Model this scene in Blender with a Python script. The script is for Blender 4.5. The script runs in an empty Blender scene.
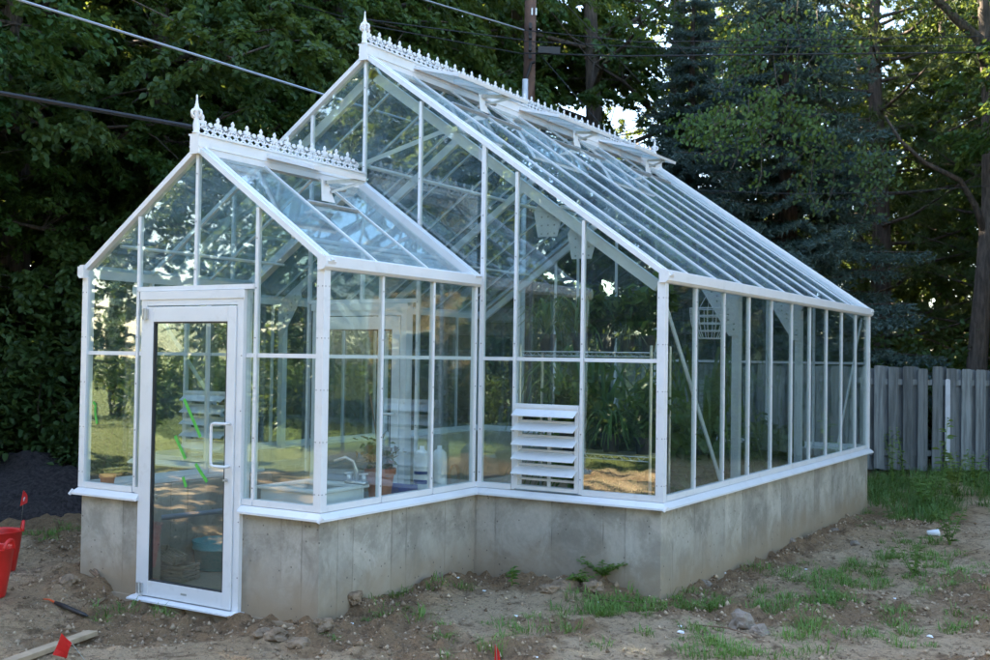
import bpy, bmesh, math, random
import numpy as np
from mathutils import Vector, Matrix, noise as mn
R_ = math.radians
rnd = random.Random(7)
rng = np.random.default_rng(11)
scene = bpy.context.scene
COL = scene.collection

# ------------------------------------------------------------------ camera
ZS = 0.78                       # height of the sill above the ground
B, BY = 0.62, 0.6671            # bay widths along the gable and along the side wall
YA, XM, XA, YB = -3*BY, 2.9234, 1.24, 10*BY
ZE, ZMID, ZRA, ZRM = 1.735+ZS, 1.074+ZS, 2.6086+ZS, 3.7872+ZS
SL = (ZRM-ZE)/XM
SLA = (ZRA-ZE)/XA
CAM = Vector((6.2779, -7.9732, 1.0851+ZS))
yaw, pit, rol, FPX = 0.548, 0.0244, 0.0146, 1116.46
Fv = Vector((-math.sin(yaw)*math.cos(pit), math.cos(yaw)*math.cos(pit), math.sin(pit)))
Rv = Vector((math.cos(yaw), math.sin(yaw), 0)); Uv = Rv.cross(Fv)
c_, s_ = math.cos(rol), math.sin(rol)
Rv, Uv = c_*Rv+s_*Uv, -s_*Rv+c_*Uv
cam_d = bpy.data.cameras.new('camera'); cam = bpy.data.objects.new('camera', cam_d); COL.objects.link(cam)
M = Matrix((Rv, Uv, -Fv)).transposed().to_4x4(); M.translation = CAM
cam.matrix_world = M
cam_d.sensor_width = 36; cam_d.lens = FPX/990*36; cam_d.clip_end = 2000; cam_d.clip_start = 0.05
scene.camera = cam
cam_d.dof.use_dof = True; cam_d.dof.focus_distance = 9.0; cam_d.dof.aperture_fstop = 3.5

def ray(u, v): return Fv+Rv*((u-495)/FPX)+Uv*((330-v)/FPX)
def at(u, v, d): return CAM+ray(u, v)*d
def atz(u, v, z):
    r = ray(u, v); return CAM+r*((z-CAM.z)/r.z)
def atx(u, v, x):
    r = ray(u, v); return CAM+r*((x-CAM.x)/r.x)
def aty(u, v, y):
    r = ray(u, v); return CAM+r*((y-CAM.y)/r.y)

# ------------------------------------------------------------------ materials
def newmat(name):
    m = bpy.data.materials.new(name); m.use_nodes = True
    nt = m.node_tree; nt.nodes.clear()
    out = nt.nodes.new('ShaderNodeOutputMaterial')
    return m, nt, out
def N(nt, t, **kw):
    n = nt.nodes.new(t)
    for k, v in kw.items():
        if k in n.inputs.keys(): n.inputs[k].default_value = v
        else: setattr(n, k, v)
    return n
def L(nt, a, b): nt.links.new(a, b)
def math_(nt, op, a, b=None, c=None, clamp=False):
    n = nt.nodes.new('ShaderNodeMath'); n.operation = op; n.use_clamp = clamp
    for i, x in enumerate((a, b, c)):
        if x is None: continue
        if isinstance(x, (int, float)): n.inputs[i].default_value = x
        else: L(nt, x, n.inputs[i])
    return n.outputs[0]
def mixc(nt, f, a, b, mode='MIX'):
    n = nt.nodes.new('ShaderNodeMix'); n.data_type = 'RGBA'; n.blend_type = mode
    for i, x in ((0, f), (6, a), (7, b)):
        if isinstance(x, (int, float)): n.inputs[i].default_value = x
        elif isinstance(x, tuple): n.inputs[i].default_value = (*x, 1)[:4]
        else: L(nt, x, n.inputs[i])
    return n.outputs[2]
def pos(nt): return nt.nodes.new('ShaderNodeNewGeometry').outputs['Position']
def noise(nt, vec, scale, detail=4, rough=.55, dist=0):
    n = N(nt, 'ShaderNodeTexNoise', Scale=scale, Detail=detail, Roughness=rough, Distortion=dist)
    if vec is not None: L(nt, vec, n.inputs['Vector'])
    return n.outputs['Fac']
def ramp(nt, f, a, b, smooth=True):
    n = nt.nodes.new('ShaderNodeMapRange'); n.interpolation_type = 'SMOOTHSTEP' if smooth else 'LINEAR'
    L(nt, f, n.inputs[0]); n.inputs[1].default_value = a; n.inputs[2].default_value = b
    return n.outputs[0]
def bump(nt, h, dist=.01, strength=.5):
    n = N(nt, 'ShaderNodeBump', Strength=strength, Distance=dist); L(nt, h, n.inputs['Height']); return n.outputs[0]

def plain(name, c, rough=.5, var=.12, vscale=6, metal=0, spec=.5, bumpd=0, bscale=40, dirt=None, dirtamt=.5):
    m, nt, out = newmat(name)
    p = N(nt, 'ShaderNodeBsdfPrincipled', Roughness=rough, Metallic=metal)
    p.inputs['Specular IOR Level'].default_value = spec
    tc = nt.nodes.new('ShaderNodeTexCoord').outputs['Object']
    f = noise(nt, tc, vscale)
    a = tuple(x*(1-var) for x in c); b = tuple(min(1, x*(1+var)) for x in c)
    col = mixc(nt, ramp(nt, f, .3, .7), a, b)
    if dirt:
        col = mixc(nt, math_(nt, 'MULTIPLY', ramp(nt, noise(nt, tc, vscale*3, 6, .7), .52, .75), dirtamt), col, dirt)
    L(nt, col, p.inputs['Base Color'])
    if bumpd: L(nt, bump(nt, noise(nt, tc, bscale, 5), bumpd), p.inputs['Normal'])
    L(nt, p.outputs[0], out.inputs[0])
    return m

M_WHITE = plain('white_painted_aluminium', (.78, .79, .80), .32, .03, 3, dirt=(.42, .40, .36), dirtamt=.22)
M_WHITE2 = plain('white_inner_aluminium', (.72, .75, .76), .38, .04, 3)
M_CAST = plain('white_cast_metal', (.80, .81, .82), .45, .03, 20)
M_PLATE = plain('grey_plate', (.50, .54, .55), .5, .05)
M_GALV = plain('dull_aluminium', (.52, .53, .53), .4, .1, 15, metal=.6)
M_STEEL = plain('steel_wire', (.55, .56, .55), .35, .1, 15, metal=.9)
M_SCREW = plain('screw_grey', (.22, .22, .22), .5)
M_GASKET = plain('black_gasket', (.03, .03, .03), .6)
M_TAPE = plain('green_tape', (.10, .50, .07), .6, .1, 30)
M_TERRA = plain('terracotta', (.38, .13, .065), .75, .15, 12)
M_ORANGE = plain('orange_pot', (.55, .19, .07), .6, .08)
M_WHITEPL = plain('white_plastic', (.75, .76, .74), .4, .05)
M_BLUEPL = plain('blue_label', (.05, .07, .25), .5)
M_TEAL = plain('teal_plastic', (.08, .32, .32), .45, .08)
M_GREYPL = plain('grey_plastic', (.25, .26, .30), .5, .08)
M_RED = plain('red_rubber', (.62, .022, .018), .38, .1, 5, dirt=(.30, .10, .06), dirtamt=.25)
M_FLAG = plain('red_flag_vinyl', (.70, .020, .018), .5, .06, 8)
M_FLAGW = plain('flag_print_white', (.8, .75, .75), .6)
M_WOOD = plain('raw_lumber', (.42, .31, .20), .75, .15, 7, dirt=(.22, .16, .11))
M_CRATE = plain('crate_slat_wood', (.36, .275, .185), .75, .15, 9)
M_BLACK = plain('black_plastic', (.02, .02, .022), .5)
M_ORTIP = plain('orange_cap', (.75, .13, .04), .5)
M_CABLE = plain('black_cable', (.012, .012, .013), .55)
M_WIRE = plain('bare_wire', (.42, .44, .46), .35, .05, metal=.6)
M_POLE = plain('utility_pole_wood', (.11, .062, .044), .85, .25, 5, bumpd=.01, bscale=25)
M_PVC = plain('grey_conduit', (.62, .64, .66), .4)
M_MULCH = plain('dark_mulch', (.034, .026, .025), .95, .75, 26, bumpd=.08, bscale=45, dirt=(.08, .06, .05), dirtamt=.8)
M_FOAM = plain('styrofoam', (.85, .86, .86), .6, .02)
M_STICK = plain('dead_twig', (.20, .13, .08), .9, .2, 10)
M_STRAW = plain('dry_straw', (.34, .27, .16), .9, .3, 3)
M_ROCK = plain('field_stone', (.27, .215, .165), .9, .22, 9, bumpd=.02, bscale=30, dirt=(.16, .11, .07))
M_HOUSE = plain('tan_siding', (.52, .37, .22), .8, .06, 2)
M_ROOFT = plain('asphalt_shingle', (.10, .09, .085), .9, .2, 4)
M_DARKGL = plain('dark_window', (.02, .025, .03), .08)
M_SOILPOT = plain('potting_soil', (.03, .02, .015), .95)

def bark(name, c):
    m, nt, out = newmat(name)
    p = N(nt, 'ShaderNodeBsdfPrincipled', Roughness=.9)
    tc = nt.nodes.new('ShaderNodeTexCoord').outputs['Object']
    mp = N(nt, 'ShaderNodeMapping'); mp.inputs['Scale'].default_value = (14, 14, 2.2); L(nt, tc, mp.inputs[0])
    f = noise(nt, mp.outputs[0], 1.4, 6, .65)
    L(nt, mixc(nt, ramp(nt, f, .35, .65), tuple(x*.55 for x in c), tuple(x*1.3 for x in c)), p.inputs['Base Color'])
    L(nt, bump(nt, f, .06, .8), p.inputs['Normal'])
    L(nt, p.outputs[0], out.inputs[0]); return m
M_BARK = bark('tree_bark', (.105, .082, .066))
M_BARK2 = bark('conifer_bark', (.09, .065, .052))

def leafmat(name, c1, c2, trans=.45, rough=.5, hi=None, tc=(.35, .42, .06)):
    m, nt, out = newmat(name)
    g = nt.nodes.new('ShaderNodeNewGeometry'); oi = nt.nodes.new('ShaderNodeObjectInfo')
    f = g.outputs['Random Per Island']
    col = mixc(nt, f, c1, c2)
    if hi:
        col = mixc(nt, ramp(nt, f, .955, .99), col, hi)
    n2 = noise(nt, g.outputs['Position'], .7, 3)
    hs = N(nt, 'ShaderNodeHueSaturation')
    L(nt, col, hs.inputs['Color'])
    L(nt, math_(nt, 'MULTIPLY_ADD', oi.outputs['Random'], .05, .475), hs.inputs['Hue'])
    L(nt, math_(nt, 'MULTIPLY_ADD', n2, .9, .55), hs.inputs['Value'])
    p = N(nt, 'ShaderNodeBsdfPrincipled', Roughness=rough)
    p.inputs['Specular IOR Level'].default_value = .35
    L(nt, hs.outputs[0], p.inputs['Base Color'])
    t = nt.nodes.new('ShaderNodeBsdfTranslucent')
    L(nt, mixc(nt, .5, hs.outputs[0], (.35, .42, .06), 'MIX') , t.inputs['Color'])
    mx = N(nt, 'ShaderNodeMixShader'); mx.inputs[0].default_value = trans
    L(nt, p.outputs[0], mx.inputs[1]); L(nt, t.outputs[0], mx.inputs[2]); L(nt, mx.outputs[0], out.inputs[0])
    return m
M_LEAF = leafmat('maple_leaf', (.029, .072, .020), (.060, .118, .028), .33)
M_LEAF2 = leafmat('ash_leaf', (.040, .086, .020), (.080, .138, .030), .36)
M_SHRUB = leafmat('shrub_leaf', (.028, .062, .018), (.055, .105, .028), .25)
M_SPRUCE = leafmat('blue_spruce_needle', (.040, .082, .068), (.105, .160, .138), .08, .6)
M_PINE = leafmat('soft_pine_needle', (.036, .064, .023), (.060, .094, .032), .22, .6)
M_VINE = leafmat('vine_leaf', (.035, .085, .018), (.085, .165, .028), .32)
M_GRASS = leafmat('grass_blade', (.095, .195, .035), (.20, .31, .065), .25)
M_WEED = leafmat('weed_leaf', (.070, .145, .032), (.13, .22, .055), .3)
M_HOUSEPL = leafmat('potted_leaf', (.045, .10, .022), (.11, .17, .035), .3)
M_AUTUMN = leafmat('begonia_leaf', (.07, .12, .03), (.20, .10, .04), .3)
M_PALE = leafmat('pale_strap_leaf', (.20, .23, .14), (.32, .34, .22), .3)

def glassmat(name, f0, tint, dirt, wav=.0):  # dirt: film strength, also sets how strong the painted sky sheen is
    m, nt, out = newmat(name)
    lw = N(nt, 'ShaderNodeLayerWeight', Blend=.5)
    f = math_(nt, 'POWER', lw.outputs['Facing'], 4.5)
    f = math_(nt, 'MULTIPLY_ADD', f, 1-f0, f0, True)
    tr = nt.nodes.new('ShaderNodeBsdfTransparent'); tr.inputs[0].default_value = (*tint, 1)
    gl = nt.nodes.new('ShaderNodeBsdfGlossy'); gl.inputs['Roughness'].default_value = .012
    gl.inputs['Color'].default_value = (.95, 1, 1, 1)
    pp = pos(nt)
    L(nt, bump(nt, noise(nt, pp, 2.2, 2, .5), .012, wav), gl.inputs['Normal'])
    mx = N(nt, 'ShaderNodeMixShader'); L(nt, f, mx.inputs[0]); L(nt, tr.outputs[0], mx.inputs[1]); L(nt, gl.outputs[0], mx.inputs[2])
    # film of dust and dried drops, tinted blue to paint in sky sheen
    df = N(nt, 'ShaderNodeBsdfDiffuse'); df.inputs[0].default_value = (.50, .63, .70, 1)
    tl = N(nt, 'ShaderNodeBsdfTranslucent'); tl.inputs[0].default_value = (.50, .63, .70, 1)
    ad = N(nt, 'ShaderNodeMixShader'); ad.inputs[0].default_value = .5
    L(nt, df.outputs[0], ad.inputs[1]); L(nt, tl.outputs[0], ad.inputs[2])
    d1 = ramp(nt, noise(nt, pp, 3.0, 5, .65, .6), .35, .8)
    d2 = ramp(nt, noise(nt, pp, 75, 2, .6), .62, .78)
    dd = math_(nt, 'MULTIPLY', math_(nt, 'ADD', math_(nt, 'MULTIPLY_ADD', d1, .8, .2), math_(nt, 'MULTIPLY', d2, .8)), dirt, True)
    mx2 = N(nt, 'ShaderNodeMixShader'); L(nt, dd, mx2.inputs[0]); L(nt, mx.outputs[0], mx2.inputs[1]); L(nt, ad.outputs[0], mx2.inputs[2])
    L(nt, mx2.outputs[0], out.inputs[0])
    return m
M_GLASS = glassmat('wall_glass', .095, (.92, .96, .945), .036, .12)
M_ROOFGL = glassmat('roof_glass', .085, (.86, .935, .935), .29, .05)

def concrete():
    m, nt, out = newmat('cast_concrete')
    pp = pos(nt); sx = nt.nodes.new('ShaderNodeSeparateXYZ'); L(nt, pp, sx.inputs[0])
    s = math_(nt, 'ADD', math_(nt, 'ADD', sx.outputs[0], sx.outputs[1]), 20.0)
    PER = 1.18
    t = math_(nt, 'FRACT', math_(nt, 'DIVIDE', s, PER)); cell = math_(nt, 'FLOOR', math_(nt, 'DIVIDE', s, PER))
    sub = math_(nt, 'ADD', math_(nt, 'GREATER_THAN', t, .17), math_(nt, 'GREATER_THAN', t, .62))
    wn = N(nt, 'ShaderNodeTexWhiteNoise'); wn.noise_dimensions = '1D'; L(nt, math_(nt, 'MULTIPLY_ADD', cell, 3.0, sub), wn.inputs['W'])
    jag = math_(nt, 'MULTIPLY_ADD', noise(nt, pp, 6, 3), .02, -.01); tj = math_(nt, 'ADD', t, jag)
    seam = math_(nt, 'ADD', math_(nt, 'ADD', math_(nt, 'COMPARE', tj, .01, .006), math_(nt, 'COMPARE', tj, .17, .006)), math_(nt, 'COMPARE', tj, .62, .005))
    f = noise(nt, pp, 2.6, 9, .68, .5)
    mp = N(nt, 'ShaderNodeMapping'); mp.inputs['Scale'].default_value = (3, 3, 2.0); L(nt, pp, mp.inputs[0])
    f2 = noise(nt, mp.outputs[0], 1.5, 9, .72, .8)
    f3 = noise(nt, pp, 28, 4, .7)
    col = mixc(nt, ramp(nt, f, .38, .60), (.295, .272, .225), (.445, .412, .350))
    col = mixc(nt, math_(nt, 'MULTIPLY', ramp(nt, f2, .52, .64), .45), col, (.54, .505, .44))
    v = math_(nt, 'MULTIPLY_ADD', wn.outputs[0], .30, .84)
    v = math_(nt, 'MULTIPLY', v, math_(nt, 'MULTIPLY_ADD', f3, .45, .80))
    hs = N(nt, 'ShaderNodeHueSaturation'); L(nt, v, hs.inputs['Value']); L(nt, col, hs.inputs['Color'])
    col = mixc(nt, math_(nt, 'MULTIPLY', seam, math_(nt, 'MULTIPLY', ramp(nt, noise(nt, pp, 4, 3), .35, .62), .5)), hs.outputs[0], (.13, .115, .10))
    # soil splashed up from the ground, dark pin holes
    zz = math_(nt, 'ADD', sx.outputs[2], math_(nt, 'MULTIPLY', noise(nt, pp, 3.5, 5, .7), -.42))
    col = mixc(nt, math_(nt, 'MULTIPLY', ramp(nt, zz, .27, -.20), .9), col, (.33, .245, .155))
    vo = N(nt, 'ShaderNodeTexVoronoi', Scale=13); L(nt, pp, vo.inputs['Vector'])
    pin = math_(nt, 'LESS_THAN', vo.outputs['Distance'], .10)
    col = mixc(nt, math_(nt, 'MULTIPLY', pin, .6), col, (.07, .065, .06))
    p = N(nt, 'ShaderNodeBsdfPrincipled', Roughness=.88); L(nt, col, p.inputs['Base Color'])
    h = math_(nt, 'SUBTRACT', math_(nt, 'MULTIPLY', f3, .5), math_(nt, 'ADD', math_(nt, 'MULTIPLY', seam, .6), pin))
    L(nt, bump(nt, h, .006, .7), p.inputs['Normal'])
    L(nt, p.outputs[0], out.inputs[0]); return m
M_CONC = concrete()

def fencemat():
    m, nt, out = newmat('weathered_fence_board')
    pp = nt.nodes.new('ShaderNodeTexCoord').outputs['Object']; g = nt.nodes.new('ShaderNodeObjectInfo')
    mp = N(nt, 'ShaderNodeMapping'); mp.inputs['Scale'].default_value = (12, 12, .8); L(nt, pp, mp.inputs[0])
    f = noise(nt, mp.outputs[0], 2, 6, .65)
    col = mixc(nt, ramp(nt, f, .3, .7), (.105, .115, .112), (.225, .245, .242))
    hs = N(nt, 'ShaderNodeHueSaturation'); L(nt, col, hs.inputs['Color'])
    L(nt, math_(nt, 'MULTIPLY_ADD', g.outputs['Random'], .75, .60), hs.inputs['Value'])
    p = N(nt, 'ShaderNodeBsdfPrincipled', Roughness=.9); L(nt, hs.outputs[0], p.inputs['Base Color'])
    L(nt, bump(nt, f, .01, .6), p.inputs['Normal']); L(nt, p.outputs[0], out.inputs[0]); return m
M_FENCE = fencemat()
M_FENCEW = plain('pale_new_board', (.55, .57, .60), .8, .08, 8)

def groundmat():
    m, nt, out = newmat('bare_soil_and_lawn')
    pp = pos(nt); sx = nt.nodes.new('ShaderNodeSeparateXYZ'); L(nt, pp, sx.inputs[0])
    big = noise(nt, pp, .75, 5, .6, .5); mid = noise(nt, pp, 5.5, 6, .65); fine = noise(nt, pp, 45, 4, .7)
    ca = nt.nodes.new('ShaderNodeAttribute'); ca.attribute_name = 'clod'
    cf = ramp(nt, math_(nt, 'ADD', ca.outputs['Fac'], math_(nt, 'MULTIPLY', math_(nt, 'SUBTRACT', mid, .5), 1.2)), .15, .8)
    col = mixc(nt, ramp(nt, big, .36, .62), (.52, .355, .205), (.64, .465, .295))
    col = mixc(nt, cf, col, (.365, .235, .130))
    col = mixc(nt, math_(nt, 'MULTIPLY', ramp(nt, mid, .52, .68), .8), col, (.20, .125, .068))
    m2_ = noise(nt, pp, 15, 5, .7, .6)
    col = mixc(nt, math_(nt, 'MULTIPLY', ramp(nt, m2_, .50, .66), .65), col, (.155, .105, .064))
    col = mixc(nt, math_(nt, 'MULTIPLY', ramp(nt, m2_, .44, .30), .5), col, (.50, .405, .295))
    col = mixc(nt, math_(nt, 'MULTIPLY', ramp(nt, fine, .60, .74), .55), col, (.46, .40, .32))
    col = mixc(nt, math_(nt, 'MULTIPLY', ramp(nt, fine, .42, .30), .6), col, (.09, .062, .042))
    x, y = sx.outputs[0], sx.outputs[1]
    wob = math_(nt, 'MULTIPLY', math_(nt, 'SUBTRACT', noise(nt, pp, .5, 4), .5), 4.0)
    # lawn behind the camera and along the left, leaf litter under the trees
    lawn = ramp(nt, math_(nt, 'ADD', math_(nt, 'MULTIPLY', y, -1), wob), 8.6, 9.6)
    lawn2 = ramp(nt, math_(nt, 'ADD', math_(nt, 'MULTIPLY', x, -1), wob), 6.0, 8.0)
    lf = math_(nt, 'MAXIMUM', lawn, lawn2)
    gcol = mixc(nt, ramp(nt, noise(nt, pp, 9, 5, .7), .35, .65), (.085, .115, .025), (.17, .20, .05))
    col = mixc(nt, lf, col, gcol)
    lit = ramp(nt, math_(nt, 'ADD', y, math_(nt, 'MULTIPLY', wob, .4)), 11.0, 13.0)
    col = mixc(nt, lit, col, (.055, .045, .025))
    p = N(nt, 'ShaderNodeBsdfPrincipled', Roughness=.95); p.inputs['Specular IOR Level'].default_value = .2
    L(nt, col, p.inputs['Base Color'])
    vg = noise(nt, pp, 60, 5, .75, .8)
    col = mixc(nt, math_(nt, 'MULTIPLY', ramp(nt, vg, .45, .33), .6), col, (.10, .066, .040))
    col = mixc(nt, math_(nt, 'MULTIPLY', ramp(nt, vg, .60, .70), .6), col, (.56, .47, .36))
    L(nt, col, p.inputs['Base Color'])
    h = math_(nt, 'ADD', math_(nt, 'MULTIPLY', fine, .7), math_(nt, 'ADD', math_(nt, 'MULTIPLY', vg, .5), math_(nt, 'MULTIPLY', m2_, 1.2)))
    L(nt, bump(nt, h, .05, 1.0), p.inputs['Normal'])
    L(nt, p.outputs[0], out.inputs[0]); return m
M_GROUND = groundmat()
def crumb():
    m, nt, out = newmat('soil_crumb'); g = nt.nodes.new('ShaderNodeNewGeometry')
    p = N(nt, 'ShaderNodeBsdfPrincipled', Roughness=.95); L(nt, mixc(nt, g.outputs['Random Per Island'], (.15, .092, .048), (.54, .40, .26)), p.inputs['Base Color']); L(nt, p.outputs[0], out.inputs[0]); return m
M_CRUMB = crumb()
M_CLOD = plain('soil_clod', (.25, .175, .11), .95, .3, 12, bumpd=.03, bscale=50, dirt=(.12, .08, .05))

# ------------------------------------------------------------------ mesh helpers
def tag(o, label=None, cat=None, group=None, kind=None):
    if label: o['label'] = label
    if cat: o['category'] = cat
    if group: o['group'] = group
    if kind: o['kind'] = kind
    return o
def empty(name, loc, label=None, cat=None, group=None):
    o = bpy.data.objects.new(name, None); COL.objects.link(o); o.location = loc; o.empty_display_size = .2
    return tag(o, label, cat, group)
def wloc(o):
    v = Vector((0, 0, 0))
    while o: v += o.location; o = o.parent
    return v

class MB:
    def __init__(s): s.v = []; s.f = []; s.mi = []; s.cur = 0
    def add(s, vs, fs):
        b = len(s.v); s.v += [tuple(p) for p in vs]
        for f in fs: s.f.append(tuple(b+i for i in f)); s.mi.append(s.cur)
        return s
    def hexa(s, p):   # 8 points: bottom 4 ccw, top 4
        return s.add(p, [(3, 2, 1, 0), (4, 5, 6, 7), (0, 1, 5, 4), (1, 2, 6, 5), (2, 3, 7, 6), (3, 0, 4, 7)])
    def box(s, x0, x1, y0, y1, z0, z1):
        return s.hexa([(x0, y0, z0), (x1, y0, z0), (x1, y1, z0), (x0, y1, z0), (x0, y0, z1), (x1, y0, z1), (x1, y1, z1), (x0, y1, z1)])
    def beam(s, a, b, w, h, up=(0, 0, 1)):   # bar a->b, width w sideways, height h along up
        a, b, up = Vector(a), Vector(b), Vector(up); d = (b-a).normalized()
        r = d.cross(up).normalized(); u = r.cross(d).normalized()
        r *= w/2; u *= h/2
        return s.hexa([a-r-u, a+r-u, b+r-u, b-r-u, a-r+u, a+r+u, b+r+u, b-r+u])
    def prism(s, poly, off):    # poly: list of 3D points, extruded by off
        off = Vector(off); n = len(poly); a = [Vector(p) for p in poly]
        vs = a+[p+off for p in a]
        return s.add(vs, [tuple(range(n-1, -1, -1)), tuple(range(n, 2*n))]+[(i, (i+1) % n, n+(i+1) % n, n+i) for i in range(n)])
    def tube(s, pts, r, n=8, cap=True):
        pts = [Vector(p) for p in pts]; rs = r if isinstance(r, (list, tuple)) else [r]*len(pts)
        b = len(s.v); prev = None; vs = []; fs = []
        for i, p in enumerate(pts):
            d = (pts[min(i+1, len(pts)-1)]-pts[max(i-1, 0)]).normalized()
            if prev is None:
                a = Vector((0, 0, 1)) if abs(d.z) < .9 else Vector((1, 0, 0))
                prev = d.cross(a).normalized()
            prev = (prev-d*prev.dot(d)).normalized(); q = d.cross(prev)
            for k in range(n):
                t = 2*math.pi*k/n; vs.append(p+(prev*math.cos(t)+q*math.sin(t))*rs[i])
        for i in range(len(pts)-1):
            for k in range(n): fs.append((i*n+k, i*n+(k+1) % n, (i+1)*n+(k+1) % n, (i+1)*n+k))
        if cap: fs += [tuple(range(n-1, -1, -1)), tuple((len(pts)-1)*n+k for k in range(n))]
        return s.add(vs, fs)
    def lathe(s, c, prof, n=24, sx=1, sy=1, cap=True):   # prof: (r,z)
        c = Vector(c); vs = []; fs = []
        for r, z in prof:
            for k in range(n):
                t = 2*math.pi*k/n; vs.append(c+Vector((r*math.cos(t)*sx, r*math.sin(t)*sy, z)))
        for i in range(len(prof)-1):
            for k in range(n): fs.append((i*n+k, i*n+(k+1) % n, (i+1)*n+(k+1) % n, (i+1)*n+k))
        if cap: fs += [tuple(range(n-1, -1, -1)), tuple((len(prof)-1)*n+k for k in range(n))]
        return s.add(vs, fs)
    def build(s, name, mat, parent=None, smooth=False, bevel=0):
        me = bpy.data.meshes.new(name)
        o = bpy.data.objects.new(name, me)
        off = Vector((0, 0, 0))
        if parent: o.parent = parent; off = wloc(parent)
        elif s.v:
            xs = np.array(s.v); off = Vector(((xs[:, 0].min()+xs[:, 0].max())/2, (xs[:, 1].min()+xs[:, 1].max())/2, xs[:, 2].min())); o.location = off
        me.from_pydata([tuple(Vector(p)-off) for p in s.v], [], s.f)
        for m in (mat if isinstance(mat, (list, tuple)) else [mat]): me.materials.append(m)
        if isinstance(mat, (list, tuple)): me.polygons.foreach_set('material_index', s.mi)
        if smooth: me.polygons.foreach_set('use_smooth', [True]*len(me.polygons))
        me.validate(); me.update()
        COL.objects.link(o)
        if bevel:
            b = o.modifiers.new('bevel', 'BEVEL'); b.width = bevel; b.segments = 2; b.limit_method = 'ANGLE'
        return o
def part(name, mat, parent, fn, **kw):
    m = MB(); fn(m); return m.build(name, mat, parent, **kw)

# ------------------------------------------------------------------ ground
CTRL = np.array([(-1.32, -2.1, .065), (-.95, -2.2, -.01), (-.5, -2.15, -.07), (0, -2.2, -.11), (.55, -2.2, -.10), (1.0, -2.2, -.04), (1.27, -2.1, .01),
    (1.33, -1.4, .045), (1.33, -.8, .07), (1.36, -.15, .06), (2.0, -.2, .085), (2.45, -.2, .07), (2.95, -.12, .01), (3.0, 1, .0), (3, 3, -.01), (3, 5, -.02), (3.05, 6.8, -.035),
    (0, -4, -.03), (1.5, -3, -.02), (3, -3, 0), (5, 0, 0), (5, 5, .03), (4, 9, .05), (-3, -3, .02), (-4, 0, .08), (8, 8, .08), (-1.4, 0, .08), (0, 8, 0), (3, 10, .06), (6, -6, -.02), (-2, -6, 0)])
def base_z(x, y):
    x = np.asarray(x, float); y = np.asarray(y, float)
    w = 1/((x[..., None]-CTRL[:, 0])**2+(y[..., None]-CTRL[:, 1])**2+.02)**1.6
    return (w*CTRL[:, 2]).sum(-1)/(w.sum(-1)+.004)
def inside(x, y):
    return (((abs(x) < XM-.06) & (y > .06) & (y < YB-.06)) | ((abs(x) < XA-.06) & (y > YA+.06) & (y < .1)))
def axis(lo, hi, step, far):
    core = list(np.arange(lo, hi+1e-6, step)); up = []; s = step; p = hi
    while p < far: s *= 1.22; p += s; up.append(p)
    dn = []; s = step; p = lo
    while p > -far: s *= 1.22; p -= s; dn.append(p)
    return np.array(dn[::-1]+core+up)
gx = axis(-3.6, 6.4, .026, 320); gy = axis(-4.0, 5.2, .026, 320)
GX, GY = np.meshgrid(gx, gy)
# value-noise octaves on numpy lattices
def vnoise(x, y, s, seed):
    r = np.random.default_rng(seed).random((256, 256)); X = x/s+1000; Y = y/s+1000
    i = np.floor(X).astype(int); j = np.floor(Y).astype(int); fx = X-i; fy = Y-j
    fx = fx*fx*(3-2*fx); fy = fy*fy*(3-2*fy); a = lambda di, dj: r[(i+di) % 256, (j+dj) % 256]
    return (a(0, 0)*(1-fx)+a(1, 0)*fx)*(1-fy)+(a(0, 1)*(1-fx)+a(1, 1)*fx)*fy-.5
def clodness(x, y):
    c = np.clip((vnoise(x, y, 1.0, 9)+.5*vnoise(x, y, .4, 19)+.10)*3.2, 0, 1)
    dx = np.maximum(np.abs(x)-XM, 0); d1 = np.hypot(dx, np.maximum(-y, 0)+np.maximum(y-YB, 0)); d2 = np.hypot(np.maximum(np.abs(x)-XA, 0), np.maximum(YA-y, 0)+np.maximum(y, 0))
    return np.maximum(c, np.clip(1.25-np.minimum(d1, d2)/.42, 0, 1))
def ground_z(x, y):
    x = np.asarray(x, float); y = np.asarray(y, float)
    near = np.clip(1-(np.hypot(x-1.5, y+1)-6)/8, 0.25, 1)
    z = base_z(x, y)+.05*vnoise(x, y, .9, 1)*near+.035*vnoise(x, y, .33, 2)*near
    cl = clodness(x, y)
    z = z+(.115*np.maximum(vnoise(x, y, .19, 3)+.0, 0)+.075*np.maximum(vnoise(x, y, .09, 4), -.08)+.034*vnoise(x, y, .05, 5)+.014*vnoise(x, y, .028, 6))*near*(.34+.95*cl)
    return z
GZ = ground_z(GX, GY)
GZ = np.where(inside(GX, GY), np.minimum(GZ, -.14), GZ)
ny, nx = GX.shape
vs = np.stack([GX, GY, GZ], -1).reshape(-1, 3)
idx = np.arange(ny*nx).reshape(ny, nx)
fc = np.stack([idx[:-1, :-1], idx[:-1, 1:], idx[1:, 1:], idx[1:, :-1]], -1).reshape(-1, 4)
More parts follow.
